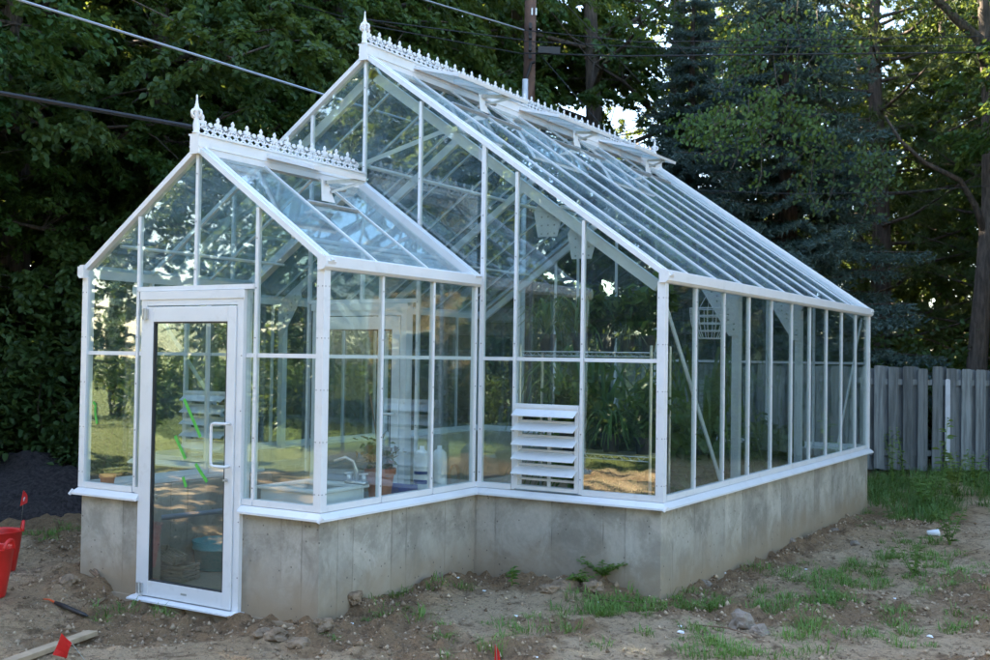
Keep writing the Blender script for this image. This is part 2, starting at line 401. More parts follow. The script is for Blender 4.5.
def npmesh(name, vs, fc, mat, parent=None, loc=None, smooth=False):
    k = fc.shape[1]; me = bpy.data.meshes.new(name)
    me.vertices.add(len(vs)); me.vertices.foreach_set('co', np.ascontiguousarray(vs, dtype=np.float32).ravel())
    me.loops.add(fc.size); me.loops.foreach_set('vertex_index', np.ascontiguousarray(fc, dtype=np.int32).ravel())
    me.polygons.add(len(fc)); me.polygons.foreach_set('loop_start', np.arange(0, fc.size, k, dtype=np.int32)); me.polygons.foreach_set('loop_total', np.full(len(fc), k, dtype=np.int32))
    if smooth: me.polygons.foreach_set('use_smooth', np.ones(len(fc), dtype=bool))
    me.materials.append(mat); me.update(); me.validate()
    o = bpy.data.objects.new(name, me); COL.objects.link(o)
    if parent: o.parent = parent
    if loc is not None: o.location = loc
    return o
go = tag(npmesh('ground', vs, fc, M_GROUND, smooth=True), kind='structure')
at_ = go.data.attributes.new('clod', 'FLOAT', 'POINT'); at_.data.foreach_set('value', clodness(GX, GY).astype(np.float32).ravel())
def gz(x, y): return float(ground_z(np.array([x]), np.array([y]))[0])
def G(u, v):   # a point of the ground seen at that place of the photograph
    z = 0.0
    for _ in range(6):
        p = atz(u, v, z); z = gz(p.x, p.y)
    return Vector((p.x, p.y, z))

# ------------------------------------------------------------------ greenhouse
GH = empty('greenhouse', (0, 2, 0), 'white aluminium framed glasshouse with a gabled entrance annex on a grey concrete base', 'greenhouse')
T = .2
zb = ZS-.035
def wallbox(x0, x1, y0, y1, z1=zb, z0=-.4): part('foundation_wall', M_CONC, GH, lambda m: m.box(x0, x1, y0, y1, z0, z1), bevel=.006)
wallbox(-XA, -.535, YA, YA+T); wallbox(.515, XA, YA, YA+T)
wallbox(-XA, -XA+T, YA+T+.001, -.001); wallbox(XA-T, XA, YA+T+.001, -.001)
wallbox(XA-T, XM, 0, T); wallbox(-XM, -XA+T, 0, T)
wallbox(XM-T, XM, T+.001, YB-.001-T); wallbox(-XM, -XM+T, T+.001, YB-T-.001); wallbox(-XM, XM, YB-T, YB)
part('footing', M_CONC, GH, lambda m: (m.box(-XA-.03, XA+.03, YA-.03, YA+T+.03, -.45, -.012), m.box(-.57, .55, YA-.05, YA+.1, -.3, -.022)))
part('floor_slab', M_CONC, GH, lambda m: (m.box(-XA+T, XA-T, YA+.05, .1, -.1, -.004), m.box(-XM+T, XM-T, .1+.001, YB-T, -.1, -.004)))
# sloping white sill flashing
def sill(a, b, n, ea=0, eb=0):
    a, b, n = Vector((*a, 0)), Vector((*b, 0)), Vector((*n, 0)); t = (b-a).normalized()
    w = .062
    prof = [(-.10, ZS-.032), (w, ZS-.062), (w, ZS-.046), (.02, ZS-.008), (-.10, ZS-.006)]
    m = MB(); vs = []
    for P, e, sgn in ((a, ea, -1), (b, eb, 1)):
        for o, z in prof: vs.append(P+n*o+t*(sgn*max(o, 0)*e)+Vector((0, 0, z)))
    k = len(prof)
    m.add(vs, [tuple(range(k)), tuple(range(2*k-1, k-1, -1))]+[(i, k+i, k+(i+1) % k, (i+1) % k) for i in range(k)])
    m.build('sill', M_WHITE, GH)
sill((-XA, YA), (-.54, YA), (0, -1), 1, 0); sill((.52, YA), (XA, YA), (0, -1), 0, 1)
sill((XA, YA), (XA, 0), (1, 0), 1, -1); sill((XA, 0), (XM, 0), (0, -1), -1, 1); sill((XM, 0), (XM, YB), (1, 0), 1, 1)
sill((-XA, 0), (-XA, YA), (-1, 0), -1, 1); sill((-XM, 0), (-XA, 0), (0, -1), 1, -1); sill((-XM, YB), (-XM, 0), (-1, 0), 1, 1); sill((XM, YB), (-XM, YB), (0, 1), 1, 1)

for (x, y, q) in ((-XA-.055, YA-.055, 1), (XA+.055, YA-.058, 1), (XM+.058, -.058, 1)):
    m = MB(); m.tube([(x-.012, y-.012, ZS-.065), (x+.010, y+.010, ZS-.028)], [.013, .016], 8); m.build('sill_end_cap', M_WHITE, GH)
def bar_with_screws(name, O, t, n, s, z0, z1, w=.027, d=.034, proud=.012, mat=M_WHITE):
    """upright glazing bar at station s of a wall (origin O, direction t, outward normal n)"""
    O, t, n = Vector((*O, 0)), Vector((*t, 0)), Vector((*n, 0))
    m = MB(); c = O+t*s
    def q(ds, dn, z): return c+t*ds+n*dn+Vector((0, 0, z))
    m.hexa([q(-w/2, proud-d, z0), q(w/2, proud-d, z0), q(w/2, proud, z0), q(-w/2, proud, z0), q(-w/2, proud-d, z1), q(w/2, proud-d, z1), q(w/2, proud, z1), q(-w/2, proud, z1)])
    m.cur = 1; z = z0+.12
    while z < z1-.05:
        r = .0045
        m.hexa([q(-r, proud, z-r), q(r, proud, z-r), q(r, proud+.003, z-r), q(-r, proud+.003, z-r), q(-r, proud, z+r), q(r, proud, z+r), q(r, proud+.003, z+r), q(-r, proud+.003, z+r)])
        z += .36
    return m.build(name, [mat, M_SCREW], GH)
def pane(O, t, n, pts, mat=M_GLASS, th=.006, parent=None, name='glass_pane'):
    O, t, n = Vector((*O, 0)), Vector((*t, 0)), Vector((*n, 0))
    m = MB(); m.prism([O+t*s+Vector((0, 0, z))-n*(th/2) for s, z in pts], n*th)
    return m.build(name, mat, parent or GH)
def hbar(O, t, n, s0, s1, z, h=.03, d=.03, proud=.004, name='crossbar', mat=M_WHITE):
    O, t, n = Vector((*O, 0)), Vector((*t, 0)), Vector((*n, 0)); m = MB()
    a = O+t*s0+Vector((0, 0, z))+n*(proud-d/2); b = O+t*s1+Vector((0, 0, z))+n*(proud-d/2)
    m.beam(a, b, d, h); return m.build(name, mat, GH)
ZB = ZS+.04
# --- annex front
O, t, n = (0, YA), (1, 0), (0, -1)
zsA = lambda x: ZRA-SLA*abs(x)-.03
zsM = lambda x: ZRM-SL*abs(x)-.03
HB = 2.352
for s, z0 in ((-B, ZS), (B, ZS), (0, HB+.02)): bar_with_screws('mullion', O, t, n, s, z0, zsA(s))
for a, b in ((-XA, -B), (B, XA)):
    i, j = a+.018, b-.018
    pane(O, t, n, [(i, ZB), (j, ZB), (j, ZMID), (i, ZMID)]); pane(O, t, n, [(i, ZMID), (j, ZMID), (j, zsA(j)), (i, zsA(i))])
    hbar(O, t, n, i, j, ZMID); hbar(O, t, n, i, j, ZS+.018, .045, .05, .018, 'bottom_rail')
for a, b in ((-B, 0), (0, B)):
    pane(O, t, n, [(a, HB), (b, HB), (b, zsA(b)), (a, zsA(a))])
hbar(O, t, n, -B+.017, B-.017, HB, .035, .05, .026, 'header_bar')
for a, b in ((-B, -.53), (.51, B)): pane(O, t, n, [(a+.016, ZB), (b, ZB), (b, HB), (a+.016, HB)]); hbar(O, t, n, a+.016, b, ZMID); hbar(O, t, n, a+.016, b, ZS+.018, .045, .05, .018, 'bottom_rail')
# --- corner posts
def post(x, y, z1, w=.066): part('corner_post', [M_WHITE, M_SCREW], GH, lambda m: postgeo(m, x, y, z1, w), bevel=.004)
def postgeo(m, x, y, z1, w):
    sx = 1 if x > 0 else -1
    x0, x1 = (x-w+.022, x+.022) if sx > 0 else (x-.022, x+w-.022)
    sy = -1 if y < 3 else 1
    y0, y1 = (y-.022, y+w-.022) if sy < 0 else (y-w+.022, y+.022)
    m.box(x0, x1, y0, y1, ZS-.004, z1)
    m.cur = 1; z = ZS+.12
    while z < z1-.1:
        yy = y-.022 if sy < 0 else y+.022
        for q in (x0+.012, x1-.014): m.box(q-.004, q+.004, yy-.003*(sy < 0), yy+.003*(sy > 0), z-.004, z+.004)
        xx = x+.022 if sx > 0 else x-.022
        for q in (y0+.014, y1-.012): m.box(xx-.003*(sx < 0), xx+.003*(sx > 0), q-.004, q+.004, z-.004, z+.004)
        z += .36
for x in (-XA, XA): post(x, YA, ZE-.05)
for x in (-XM, XM): post(x, 0, ZE-.05); post(x, YB, ZE-.05)
# --- annex sides
for sx in (1, -1):
    O, t, n = (sx*XA, 0), (0, -1), (sx, 0)
    for k in (1, 2): bar_with_screws('mullion', O, t, n, k*BY, ZS, ZE-.05)
    bar_with_screws('mullion', O, t, n, .045, ZS, ZE-.05, .04)
    for k in range(3):
        i, j = k*BY+.018, (k+1)*BY-.018
        pane(O, t, n, [(i, ZB), (j, ZB), (j, ZE-.04), (i, ZE-.04)]); hbar(O, t, n, i, j, ZS+.018, .045, .05, .018, 'bottom_rail')
        hbar(O, t, n, i, j, ZMID, .026, .02, -.02)
# --- main gables (front y=0, rear y=YB)
ST = [-XM, -2.232, -1.61, -XA, -B, 0, B, XA, 1.61, 2.232, XM]
for y, n, rear in ((0, (0, -1), False), (YB, (0, 1), True)):
    O, t = (0, y), (1, 0)
    for s in ST[1:-1]:
        if rear: bar_with_screws('mullion', O, t, n, s, ZS, zsM(s))
        elif abs(s) > 1.3: bar_with_screws('mullion', O, t, n, s, ZS, zsM(s))
        elif abs(s) > 1.2: bar_with_screws('mullion', O, t, n, s+.045*(1 if s > 0 else -1), ZS, zsM(s), .04)
        else: bar_with_screws('mullion', O, t, n, s, HB+.02 if s == 0 else ZS, zsM(s))
    for a, b in zip(ST[:-1], ST[1:]):
        i, j = a+.018, b-.018; outer = min(abs(a), abs(b)) >= XA-.01
        louv = not rear and {round(abs(a), 2), round(abs(b), 2)} == {1.61, 2.23}
        if outer or rear:
            z0 = 1.475 if louv else ZB
            pane(O, t, n, [(i, z0), (j, z0), (j, ZMID), (i, ZMID)]); pane(O, t, n, [(i, ZMID), (j, ZMID), (j, zsM(j)), (i, zsM(i))])
            hbar(O, t, n, i, j, ZMID)
            if not louv: hbar(O, t, n, i, j, ZS+.018, .045, .05, .018, 'bottom_rail')
        else:
            if abs(a) < B+.01 and abs(b) < B+.01: pane(O, t, n, [(i, HB), (j, HB), (j, zsM(j)), (i, zsM(i))])
            else:
                pane(O, t, n, [(i, 0.02), (j, 0.02), (j, zsM(j)), (i, zsM(i))]); hbar(O, t, n, i, j, ZMID, .03)
hbar((0, 0), (1, 0), (0, -1), -B+.017, B-.017, HB, .035, .05, .026, 'header_bar')
# --- side walls
for sx in (1, -1):
    O, t, n = (sx*XM, 0), (0, 1), (sx, 0)
    for k in range(1, 10): bar_with_screws('mullion', O, t, n, k*BY, ZS, ZE-.05, .022)
    for k in range(10):
        i, j = k*BY+.016, (k+1)*BY-.016
        pane(O, t, n, [(i, ZB), (j, ZB), (j, ZE-.04), (i, ZE-.04)])
    hbar(O, t, n, .07, YB-.07, ZS+.018, .045, .045, .014, 'bottom_rail')
# --- gutters
def gutter(x, y0, y1):
    sx = 1 if x > 0 else -1
    prof = [(-.02, 2.455), (.03, 2.455), (.052, 2.475), (.052, 2.548), (.040, 2.548), (.02, 2.56), (-.02, 2.56)]
    m = MB(); m.prism([(x+sx*a, y0, z) for a, z in prof], (0, y1-y0, 0)); m.build('gutter', M_WHITE, GH)
for sx in (1, -1): gutter(sx*XM, -.05, YB+.05); gutter(sx*XA, YA-.05, -.024)
# --- rafters over the gables
def rafter(y, zr, sl, half, w=.085, h=.040, dz=.014):
    yc = y+(w/2-.022)*(1 if y < 3 else -1)
    for sx in (1, -1):
        m = MB(); nrm = Vector((sx*sl, 0, 1)).normalized()
        a = Vector((sx*.001, yc, zr)); b = Vector((sx*(half+.045), yc, zr-sl*(half+.045)))
        m.beam(a+nrm*dz, b+nrm*dz, w, h, nrm)
        m.beam(a+nrm*(dz+h/2+.007), b+nrm*(dz+h/2+.007), w*.4, .014, nrm)
        m.build('rafter', M_WHITE, GH)
rafter(YA-.005, ZRA, SLA, XA); rafter(-.005, ZRM, SL, XM); rafter(YB+.005, ZRM, SL, XM)
for sx in (1, -1):   # flashing where the annex roof meets the main gable
    m = MB(); nrm = Vector((sx*SLA, 0, 1)).normalized()
    m.beam(Vector((sx*.001, -.085, ZRA))+nrm*.022, Vector((sx*(XA+.03), -.085, ZRA-SLA*(XA+.03)))+nrm*.022, .09, .075, nrm); m.build('rafter', M_WHITE, GH)
# --- roofs
def roof(y0, bays, zr, sl, half, vents):
    for sx in (1, -1):
        nrm = Vector((sx*sl, 0, 1)).normalized()
        P = lambda x, y, o=0: Vector((sx*x, y, zr-sl*x))+nrm*o
        for k in range(bays+1):
            if k in (0, bays): continue
            m = MB(); m.beam(P(.03, y0+k*BY, .003), P(half+.02, y0+k*BY, .003), .022, .02, nrm); m.build('roof_bar', M_WHITE, GH)
        for k in range(bays):
            x0 = .50 if (sx > 0 and k in vents) else .05
            m = MB(); a, b = y0+k*BY+.012, y0+(k+1)*BY-.012
            m.prism([P(x0, a, -.003), P(x0, b, -.003), P(half+.03, b, -.003), P(half+.03, a, -.003)], nrm*.006); m.build('glass_pane', M_ROOFGL, GH)
roof(YA, 3, ZRA, SLA, XA, (1,)); roof(0, 10, ZRM, SL, XM, (1, 2, 4, 5, 7, 8))
# --- opening roof vents
def vent(y0, nb, zr, sl):
    a, b = y0+.012, y0+nb*BY-.012
    m = MB(); nrm = Vector((sl, 0, 1)).normalized(); px = .475
    m.beam(Vector((px, a+.01, zr-sl*px))+nrm*.010, Vector((px, b-.01, zr-sl*px))+nrm*.010, .022, .026, nrm)
    m.build('vent_curb', M_GALV, GH)
    h0 = Vector((.045, 0, zr+.066)); h1 = Vector((.555, 0, zr-.066)); d = (h1-h0).normalized(); up = Vector((-d.z, 0, d.x))
    fr = MB(); S = lambda q, y, o=0: h0+d*q+Vector((0, y, 0))+up*o; Lq = (h1-h0).length
    fr.beam(S(.015, a), S(.015, b), .03, .03, up); fr.beam(S(Lq-.02, a), S(Lq-.02, b), .036, .034, up)
    ys = [a+.02, b-.02]+([y0+BY] if nb == 2 else [])
    for y in ys: fr.beam(S(.03, y), S(Lq-.04, y), .034, .03, up)
    f = fr.build('roof_vent', M_WHITE, GH)
    pm = MB(); pm.prism([S(.03, a+.03, .008), S(Lq-.04, a+.03, .008), S(Lq-.04, b-.03, .008), S(.03, b-.03, .008)], up*.006); pm.build('vent_pane', M_ROOFGL, f)
    yc = (a+b)/2-.03; br = MB()
    br.prism([(px-.01, yc-.10, zr-sl*px+.04), (px-.01, yc+.06, zr-sl*px+.04), (px-.03, yc-.02, zr-sl*px+.21), (px-.03, yc-.09, zr-sl*px+.21)], (.008, 0, 0)); br.build('bracket', M_WHITE, GH)
    ar = MB(); ar.beam((px, yc-.06, zr-sl*px+.19), (.53, yc+.36, zr-.07), .022, .03); ar.beam((px, yc+.0, zr-sl*px+.12), (.53, yc+.36, zr-.085), .022, .022)
    ar.tube([(.44, yc-.03, zr-sl*px+.15), (.46, yc+.2, zr-sl*px+.16)], .016); ar.build('opener_arm', M_GALV, GH)
vent(YA+BY, 1, ZRA, SLA)
for k in (1, 4, 7): vent(k*BY, 2, ZRM, SL)
# --- ridge cap, cresting, finials
def ridge(y0, y1, zr):
    m = MB()
    m.prism([(-.045, y0, zr-.03), (.045, y0, zr-.03), (.045, y0, zr+.105), (.06, y0, zr+.108), (.06, y0, zr+.122), (-.06, y0, zr+.122), (-.06, y0, zr+.108), (-.045, y0, zr+.105)], (0, y1-y0, 0))
    m.box(-.052, .052, y0+.001, y1-.001, zr+.02, zr+.028)
    m.build('ridge_cap', M_WHITE, GH)
    c = MB(); zc = zr+.122; th = .012
    def poly(pts): c.prism([(-th/2, y, zc+z) for y, z in pts], (th, 0, 0))
    def bar(a, b, w):
        A, Bq = Vector((0, a[0], zc+a[1])), Vector((0, b[0], zc+b[1])); c.beam(A, Bq, th, w, (0, -(b[1]-a[1]), b[0]-a[0]))
    nun = int(round((y1-y0-.12)/.158)); p = (y1-y0-.12)/nun; yy = y0+.08
    c.box(-th/2-.004, th/2+.004, y0+.05, y1-.03, zc, zc+.009)
    def fleur(yc, base, h, w, tall):
        q = [(.10, 0), (.10, .33), (.30, .30), (.52, .38), (.56, .50), (.40, .58), (.16, .56), (.15, .70), (.24, .78), (.12, .90)] if tall else [(.10, 0), (.12, .25), (.42, .30), (.56, .48), (.46, .64), (.22, .62), (.26, .82), (.14, .95)]
        poly([(yc+x*w, base+y*h) for x, y in q]+[(yc, base+h)]+[(yc-x*w, base+y*h) for x, y in reversed(q)])
    for k in range(nun):
        yc = yy+k*p
        for q in (0, 1):
            ya = yc+q*p/2
            bar((ya, .006), (ya+p/2, .062), .011); bar((ya+p/2, .006), (ya, .062), .011)
            bar((ya, .062), (ya+p/4, .085), .010); bar((ya+p/4, .085), (ya+p/2, .062), .010)
            bar((ya+p/4, .034), (ya+p/4, .085), .009)
        fleur(yc, .05, .108, .066, True); fleur(yc+p/2, .05, .058, .066, False)
    c.build('ridge_cresting', M_CAST, GH)
    def finial(y, sgn):
        f = MB(); z = zr+.122
        f.lathe((0, y, z), [(.030, 0), (.030, .012), (.022, .02), (.026, .035), (.027, .07), (.020, .10), (.016, .125), (.014, .15), (.022, .165), (.026, .175), (.020, .185), (.022, .195), (.016, .205), (.010, .235), (.006, .27), (.008, .283), (.004, .295)], 14)
        for sy in (-1, 1):
            pts = [(0, y+sy*(.018+.030*math.sin(a)), z+.135+.028*(1-math.cos(a))-.012) for a in np.linspace(.2, 5.4, 16)]
            f.tube(pts, .0105, 6)
            pts = [(sy*(.018+.030*math.sin(a)), y, z+.135+.028*(1-math.cos(a))-.012) for a in np.linspace(.2, 5.4, 16)]
            f.tube(pts, .0105, 6)
        f.tube([(0, y+sgn*.02, z+.05), (0, y+sgn*.055, z+.07), (0, y+sgn*.05, z+.1)], .007, 6)
        f.build('finial', M_CAST, GH, smooth=True)
    finial(y0+.02, 1)
    if y1 > 1: finial(y1-.16, -1)
ridge(YA-.05, -.045, ZRA); ridge(-.05, YB+.05, ZRM)

# --- doors
def door(y, outer=True):
    P = lambda x, z, o=0: Vector((x, y-o, z))
    f = MB()    # frame
    f.box(-.545, -.487, y-.034, y+.06, .0, 2.332); f.box(.462, .522, y-.034, y+.06, .0, 2.332)
    f.box(-.486, .461, y-.034, y+.06, 2.222, 2.332)
    f.box(-.56, .535, y-.042, y-.0345, 2.268, 2.331)
    f.cur = 1
    for z in np.arange(.25, 2.2, .4):
        for x in (.512, ): f.box(x-.004, x+.004, y-.037, y-.034, z-.004, z+.004)
    f.build('door_frame', [M_WHITE, M_SCREW], GH)
    d = MB(); x0, x1, z0, z1 = -.482, .457, .012, 2.212; a, b, c, e = -.402, .376, .128, 2.098
    d.box(x0, a, y-.046, y-.002, z0, z1); d.box(b, x1, y-.046, y-.002, z0, z1)
    d.box(a+.0005, b-.0005, y-.046, y-.002, z0, c); d.box(a+.0005, b-.0005, y-.046, y-.002, e, z1)
    D = d.build('door', M_WHITE, GH, bevel=.003)
    g = MB()
    for q in ((a, a+.014, c, e), (b-.012, b, c, e), (a+.014, b-.012, c, c+.01), (a+.014, b-.012, e-.012, e)): g.box(q[0], q[1], y-.041, y-.012, q[2], q[3])
    g.build('gasket', M_GASKET, D)
    pm = MB(); pm.box(a+.006, b-.006, y-.030, y-.024, c+.005, e-.005); pm.build('door_pane', M_GLASS, D)
    for sgn in (1, -1):
        yo = y-.046 if sgn > 0 else y-.002
        h = MB(); zt, zbm = 1.355, 1.045; xh = .402; xo = .295
        h.tube([(xh+.02, yo, zt), (xh+.02, yo-sgn*.045, zt), (xh+.01, yo-sgn*.055, zt), (xo+.03, yo-sgn*.06, zt), (xo+.008, yo-sgn*.06, zt-.008), (xo, yo-sgn*.06, zt-.03), (xo, yo-sgn*.06, zbm+.03), (xo+.008, yo-sgn*.06, zbm+.008), (xo+.03, yo-sgn*.06, zbm), (xh+.01, yo-sgn*.055, zbm), (xh+.02, yo-sgn*.045, zbm), (xh+.02, yo, zbm)], .011, 10)
        h.build('pull_handle', M_WHITE, D, smooth=True)
    if outer:
        k = MB(); k.tube([(.40, y-.046, .945), (.40, y-.056, .945)], .014, 12); k.box(.385, .40, y-.075, y-.0565, .938, .95); k.build('lock', M_GALV, D)
        for z in (.03, 2.12):
            hm = MB(); hm.box(-.512, -.455, y-.062, y-.047, z, z+.075); hm.tube([(-.484, y-.06, z-.005), (-.484, y-.06, z+.08)], .013, 8); hm.build('hinge', M_GALV, D)
        bm = MB(); bm.box(-.045, .015, y-.048, y-.046, .062, .076); bm.build('maker_plate', M_GALV, D)
        for (u0, v0, u1, v1) in ((184, 399, 200.5, 437), (175, 436, 185.5, 459), (195.5, 464, 207, 482), (183, 477, 186, 487)):
            A, Bq = aty(u0, v0, y-.0325), aty(u1, v1, y-.0325); tm = MB(); tm.beam(A, Bq, .0022, .027, (1, 0, 0)); tm.build('tape_strip', M_TAPE, D)
    th = MB(); th.prism([(-.575, y-.1, -.022), (-.575, y+.06, -.022), (-.575, y+.06, .004), (-.575, y-.04, .003), (-.575, y-.1, -.010)], (1.13, 0, 0)); th.build('threshold', M_WHITE, GH)
door(YA); door(0.0, False)
tm = MB(); pts = [aty(93, 402, YA-.0065), aty(95.5, 405, YA-.0065), aty(95, 413, YA-.0065), aty(97, 424, YA-.0065)]
for a, b in zip(pts[:-1], pts[1:]): tm.beam(a, b, .0022, .022, (1, 0, 0))
tm.build('tape_strip', M_TAPE, GH)
# --- louvre vents in the gable
def louvre(x0, x1):
    z0, z1 = ZS+.01, 1.458
    m = MB(); y = 0
    m.box(x0+.018, x0+.05, -.02, .05, z0, z1); m.box(x1-.05, x1-.018, -.02, .05, z0, z1)
    m.box(x0+.0505, x1-.0505, -.02, .05, z0, z0+.03); m.box(x0+.0505, x1-.0505, -.02, .05, z1-.03, z1)
    for k in range(5): zz = z0+.075+k*.118; m.box(x0+.0505, x1-.0505, .0, .03, zz, zz+.018)
    m.box((x0+x1)/2-.012, (x0+x1)/2+.012, .03, .05, z0, z1)
    f = m.build('louvre_vent', M_WHITE, GH)
    part('louvre_rail', M_WHITE, f, lambda q: q.box(x0+.0175, x1-.0175, -.03, .03, z1+.001, z1+.03))
    for k in range(5):
        zt = z0+.075+.118*(k+1)-.002
        s = MB(); a = Vector((0, .006, zt)); b = Vector((0, -.098, zt-.064)); nn = Vector((0, -.45, .9))*.007
        s.prism([(x0+.026, a.y, a.z), (x0+.026, b.y, b.z), (x0+.026, b.y, b.z+.008), (x0+.026, a.y, a.z+.008)], (x1-x0-.052, 0, 0)); s.build('slat', M_WHITE, f)
louvre(1.61, 2.232); louvre(-2.232, -1.61)
# --- inner frame: posts, tie rafters, gussets, braces, purlins
for y in (.12, 2.05, 4.05, YB-.12):
    for sx in (1, -1):
        nrm = Vector((sx*SL, 0, 1)).normalized(); off = .115 if y > 1 and y < 6 else .12
        m = MB(); m.beam(Vector((sx*.02, y, ZRM))-nrm*off, Vector((sx*(XM-.03), y, ZRM-SL*(XM-.03)))-nrm*off, .05, .085, nrm); m.build('truss_rafter', M_WHITE2, GH)
        if 1 < y < 6:
            m = MB(); m.box(sx*(XM-.13)-.035, sx*(XM-.13)+.035, y-.04, y+.04, 0, ZE-.10); m.build('truss_post', M_WHITE2, GH)
            g = MB(); xk = sx*(XM-.10)
            g.prism([(xk, y-.056, ZE-.42), (xk-sx*.09, y-.056, ZE-.42), (xk-sx*.36, y-.056, ZE+.02), (xk-sx*.32, y-.056, ZE+.13), (xk, y-.056, ZE-.1)], (0, .006, 0)); g.cur = 1
            for i in range(5):
                for q in (0, .05): 
                    c = Vector((xk-sx*(.04+.055*i), y-.0565, ZE-.36+.088*i+q)); g.box(c.x-.007, c.x+.007, c.y-.002, c.y, c.z-.007, c.z+.007)
            g.build('gusset_plate', [M_WHITE2, M_SCREW], GH)
for cx, cz, dx in ((1.80, ZRM-SL*1.80-.32, 0), (2.12, ZRM-SL*2.12-.29, 0)):
    g = MB(); y = .16; g.prism([(cx-.12, y, cz+.10), (cx-.08, y, cz-.11), (cx+.10, y, cz-.11), (cx+.15, y, cz+.06), (cx+.10, y, cz+.14), (cx-.04, y, cz+.24)], (0, .006, 0)); g.cur = 1
    for i in range(3):
        for j in range(3): g.box(cx-.05+.06*i, cx-.038+.06*i, y-.003, y, cz-.09+.07*j, cz-.078+.07*j)
    g.build('gusset_plate', [M_PLATE, M_SCREW], GH)
def bracebar(a, b, w=.035): m = MB(); m.beam(a, b, .012, w); m.build('diagonal_brace', M_WHITE2, GH)
bracebar((XM-.06, .12, ZE-.15), (XM-.06, 1.45, ZS+.04), .045); bracebar((XM-.06, YB-.1, ZE-.1), (XM-.06, 5.36, ZS+.0), .045)
bracebar((-XM+.06, .12, ZE-.15), (-XM+.06, 1.45, ZS+.04), .045)
bracebar((-1.9, -.1+.2, ZRM-SL*1.9-.06), (-.3, 1.85, ZRM-SL*.3-.06), .045)
for sx in (1, -1):
    m = MB(); m.tube([(sx*.95, .05, ZRM-SL*.95-.06), (sx*.95, YB-.05, ZRM-SL*.95-.06)], .022, 8); m.build('purlin', M_WHITE2, GH)
    m = MB(); m.tube([(sx*2.0, .05, ZRM-SL*2.0-.06), (sx*2.0, YB-.05, ZRM-SL*2.0-.06)], .016, 8); m.build('purlin', M_WHITE2, GH)
for x in (-.9, .9):
    m = MB(); m.tube([(x, YA+.05, ZRA-SLA*.9-.05), (x, -.05, ZRA-SLA*.9-.05)], .014, 8); m.build('purlin', M_WHITE2, GH)
# ------------------------------------------------------------------ vegetation
def leaf_quads(c, d, nrm, ln, wd, droop=.25):
    """folded leaves: centre-base c (N,3), direction d, normal nrm -> 6 verts, 2 quads each"""
    d = d/np.linalg.norm(d, axis=1, keepdims=True); s = np.cross(d, nrm); s /= np.linalg.norm(s, axis=1, keepdims=True)+1e-9; u = np.cross(s, d)
    ln = ln[:, None]; wd = wd[:, None]
    p0 = c; p3 = c+d*ln-u*ln*droop
    m1 = c+d*ln*.35+u*ln*.02; m2 = c+d*ln*.72-u*ln*droop*.5
    a = m1+s*wd*.5+u*wd*.14; b = m2+s*wd*.40+u*wd*.08; a2 = m1-s*wd*.5+u*wd*.14; b2 = m2-s*wd*.40+u*wd*.08
    V = np.stack([p0, a, b, p3, b2, a2], 1).reshape(-1, 3); n = len(c); k = np.arange(n)[:, None]*6
    F = np.concatenate([k+np.array([[0, 1, 2, 3]]), k+np.array([[0, 3, 4, 5]])], 1).reshape(-1, 4)
    return V, F
def blades(c, d, ln, wd, r):
    """needle tufts / narrow blades: quads tapering to a point"""
    d = d/np.linalg.norm(d, axis=1, keepdims=True); a = r.normal(size=c.shape); s = np.cross(d, a); s /= np.linalg.norm(s, axis=1, keepdims=True)+1e-9
    ln = ln[:, None]; wd = wd[:, None]
    V = np.stack([c-s*wd*.5, c+s*wd*.5, c+d*ln+s*wd*.08, c+d*ln-s*wd*.08], 1).reshape(-1, 3)
    return V, np.arange(len(V)).reshape(-1, 4)
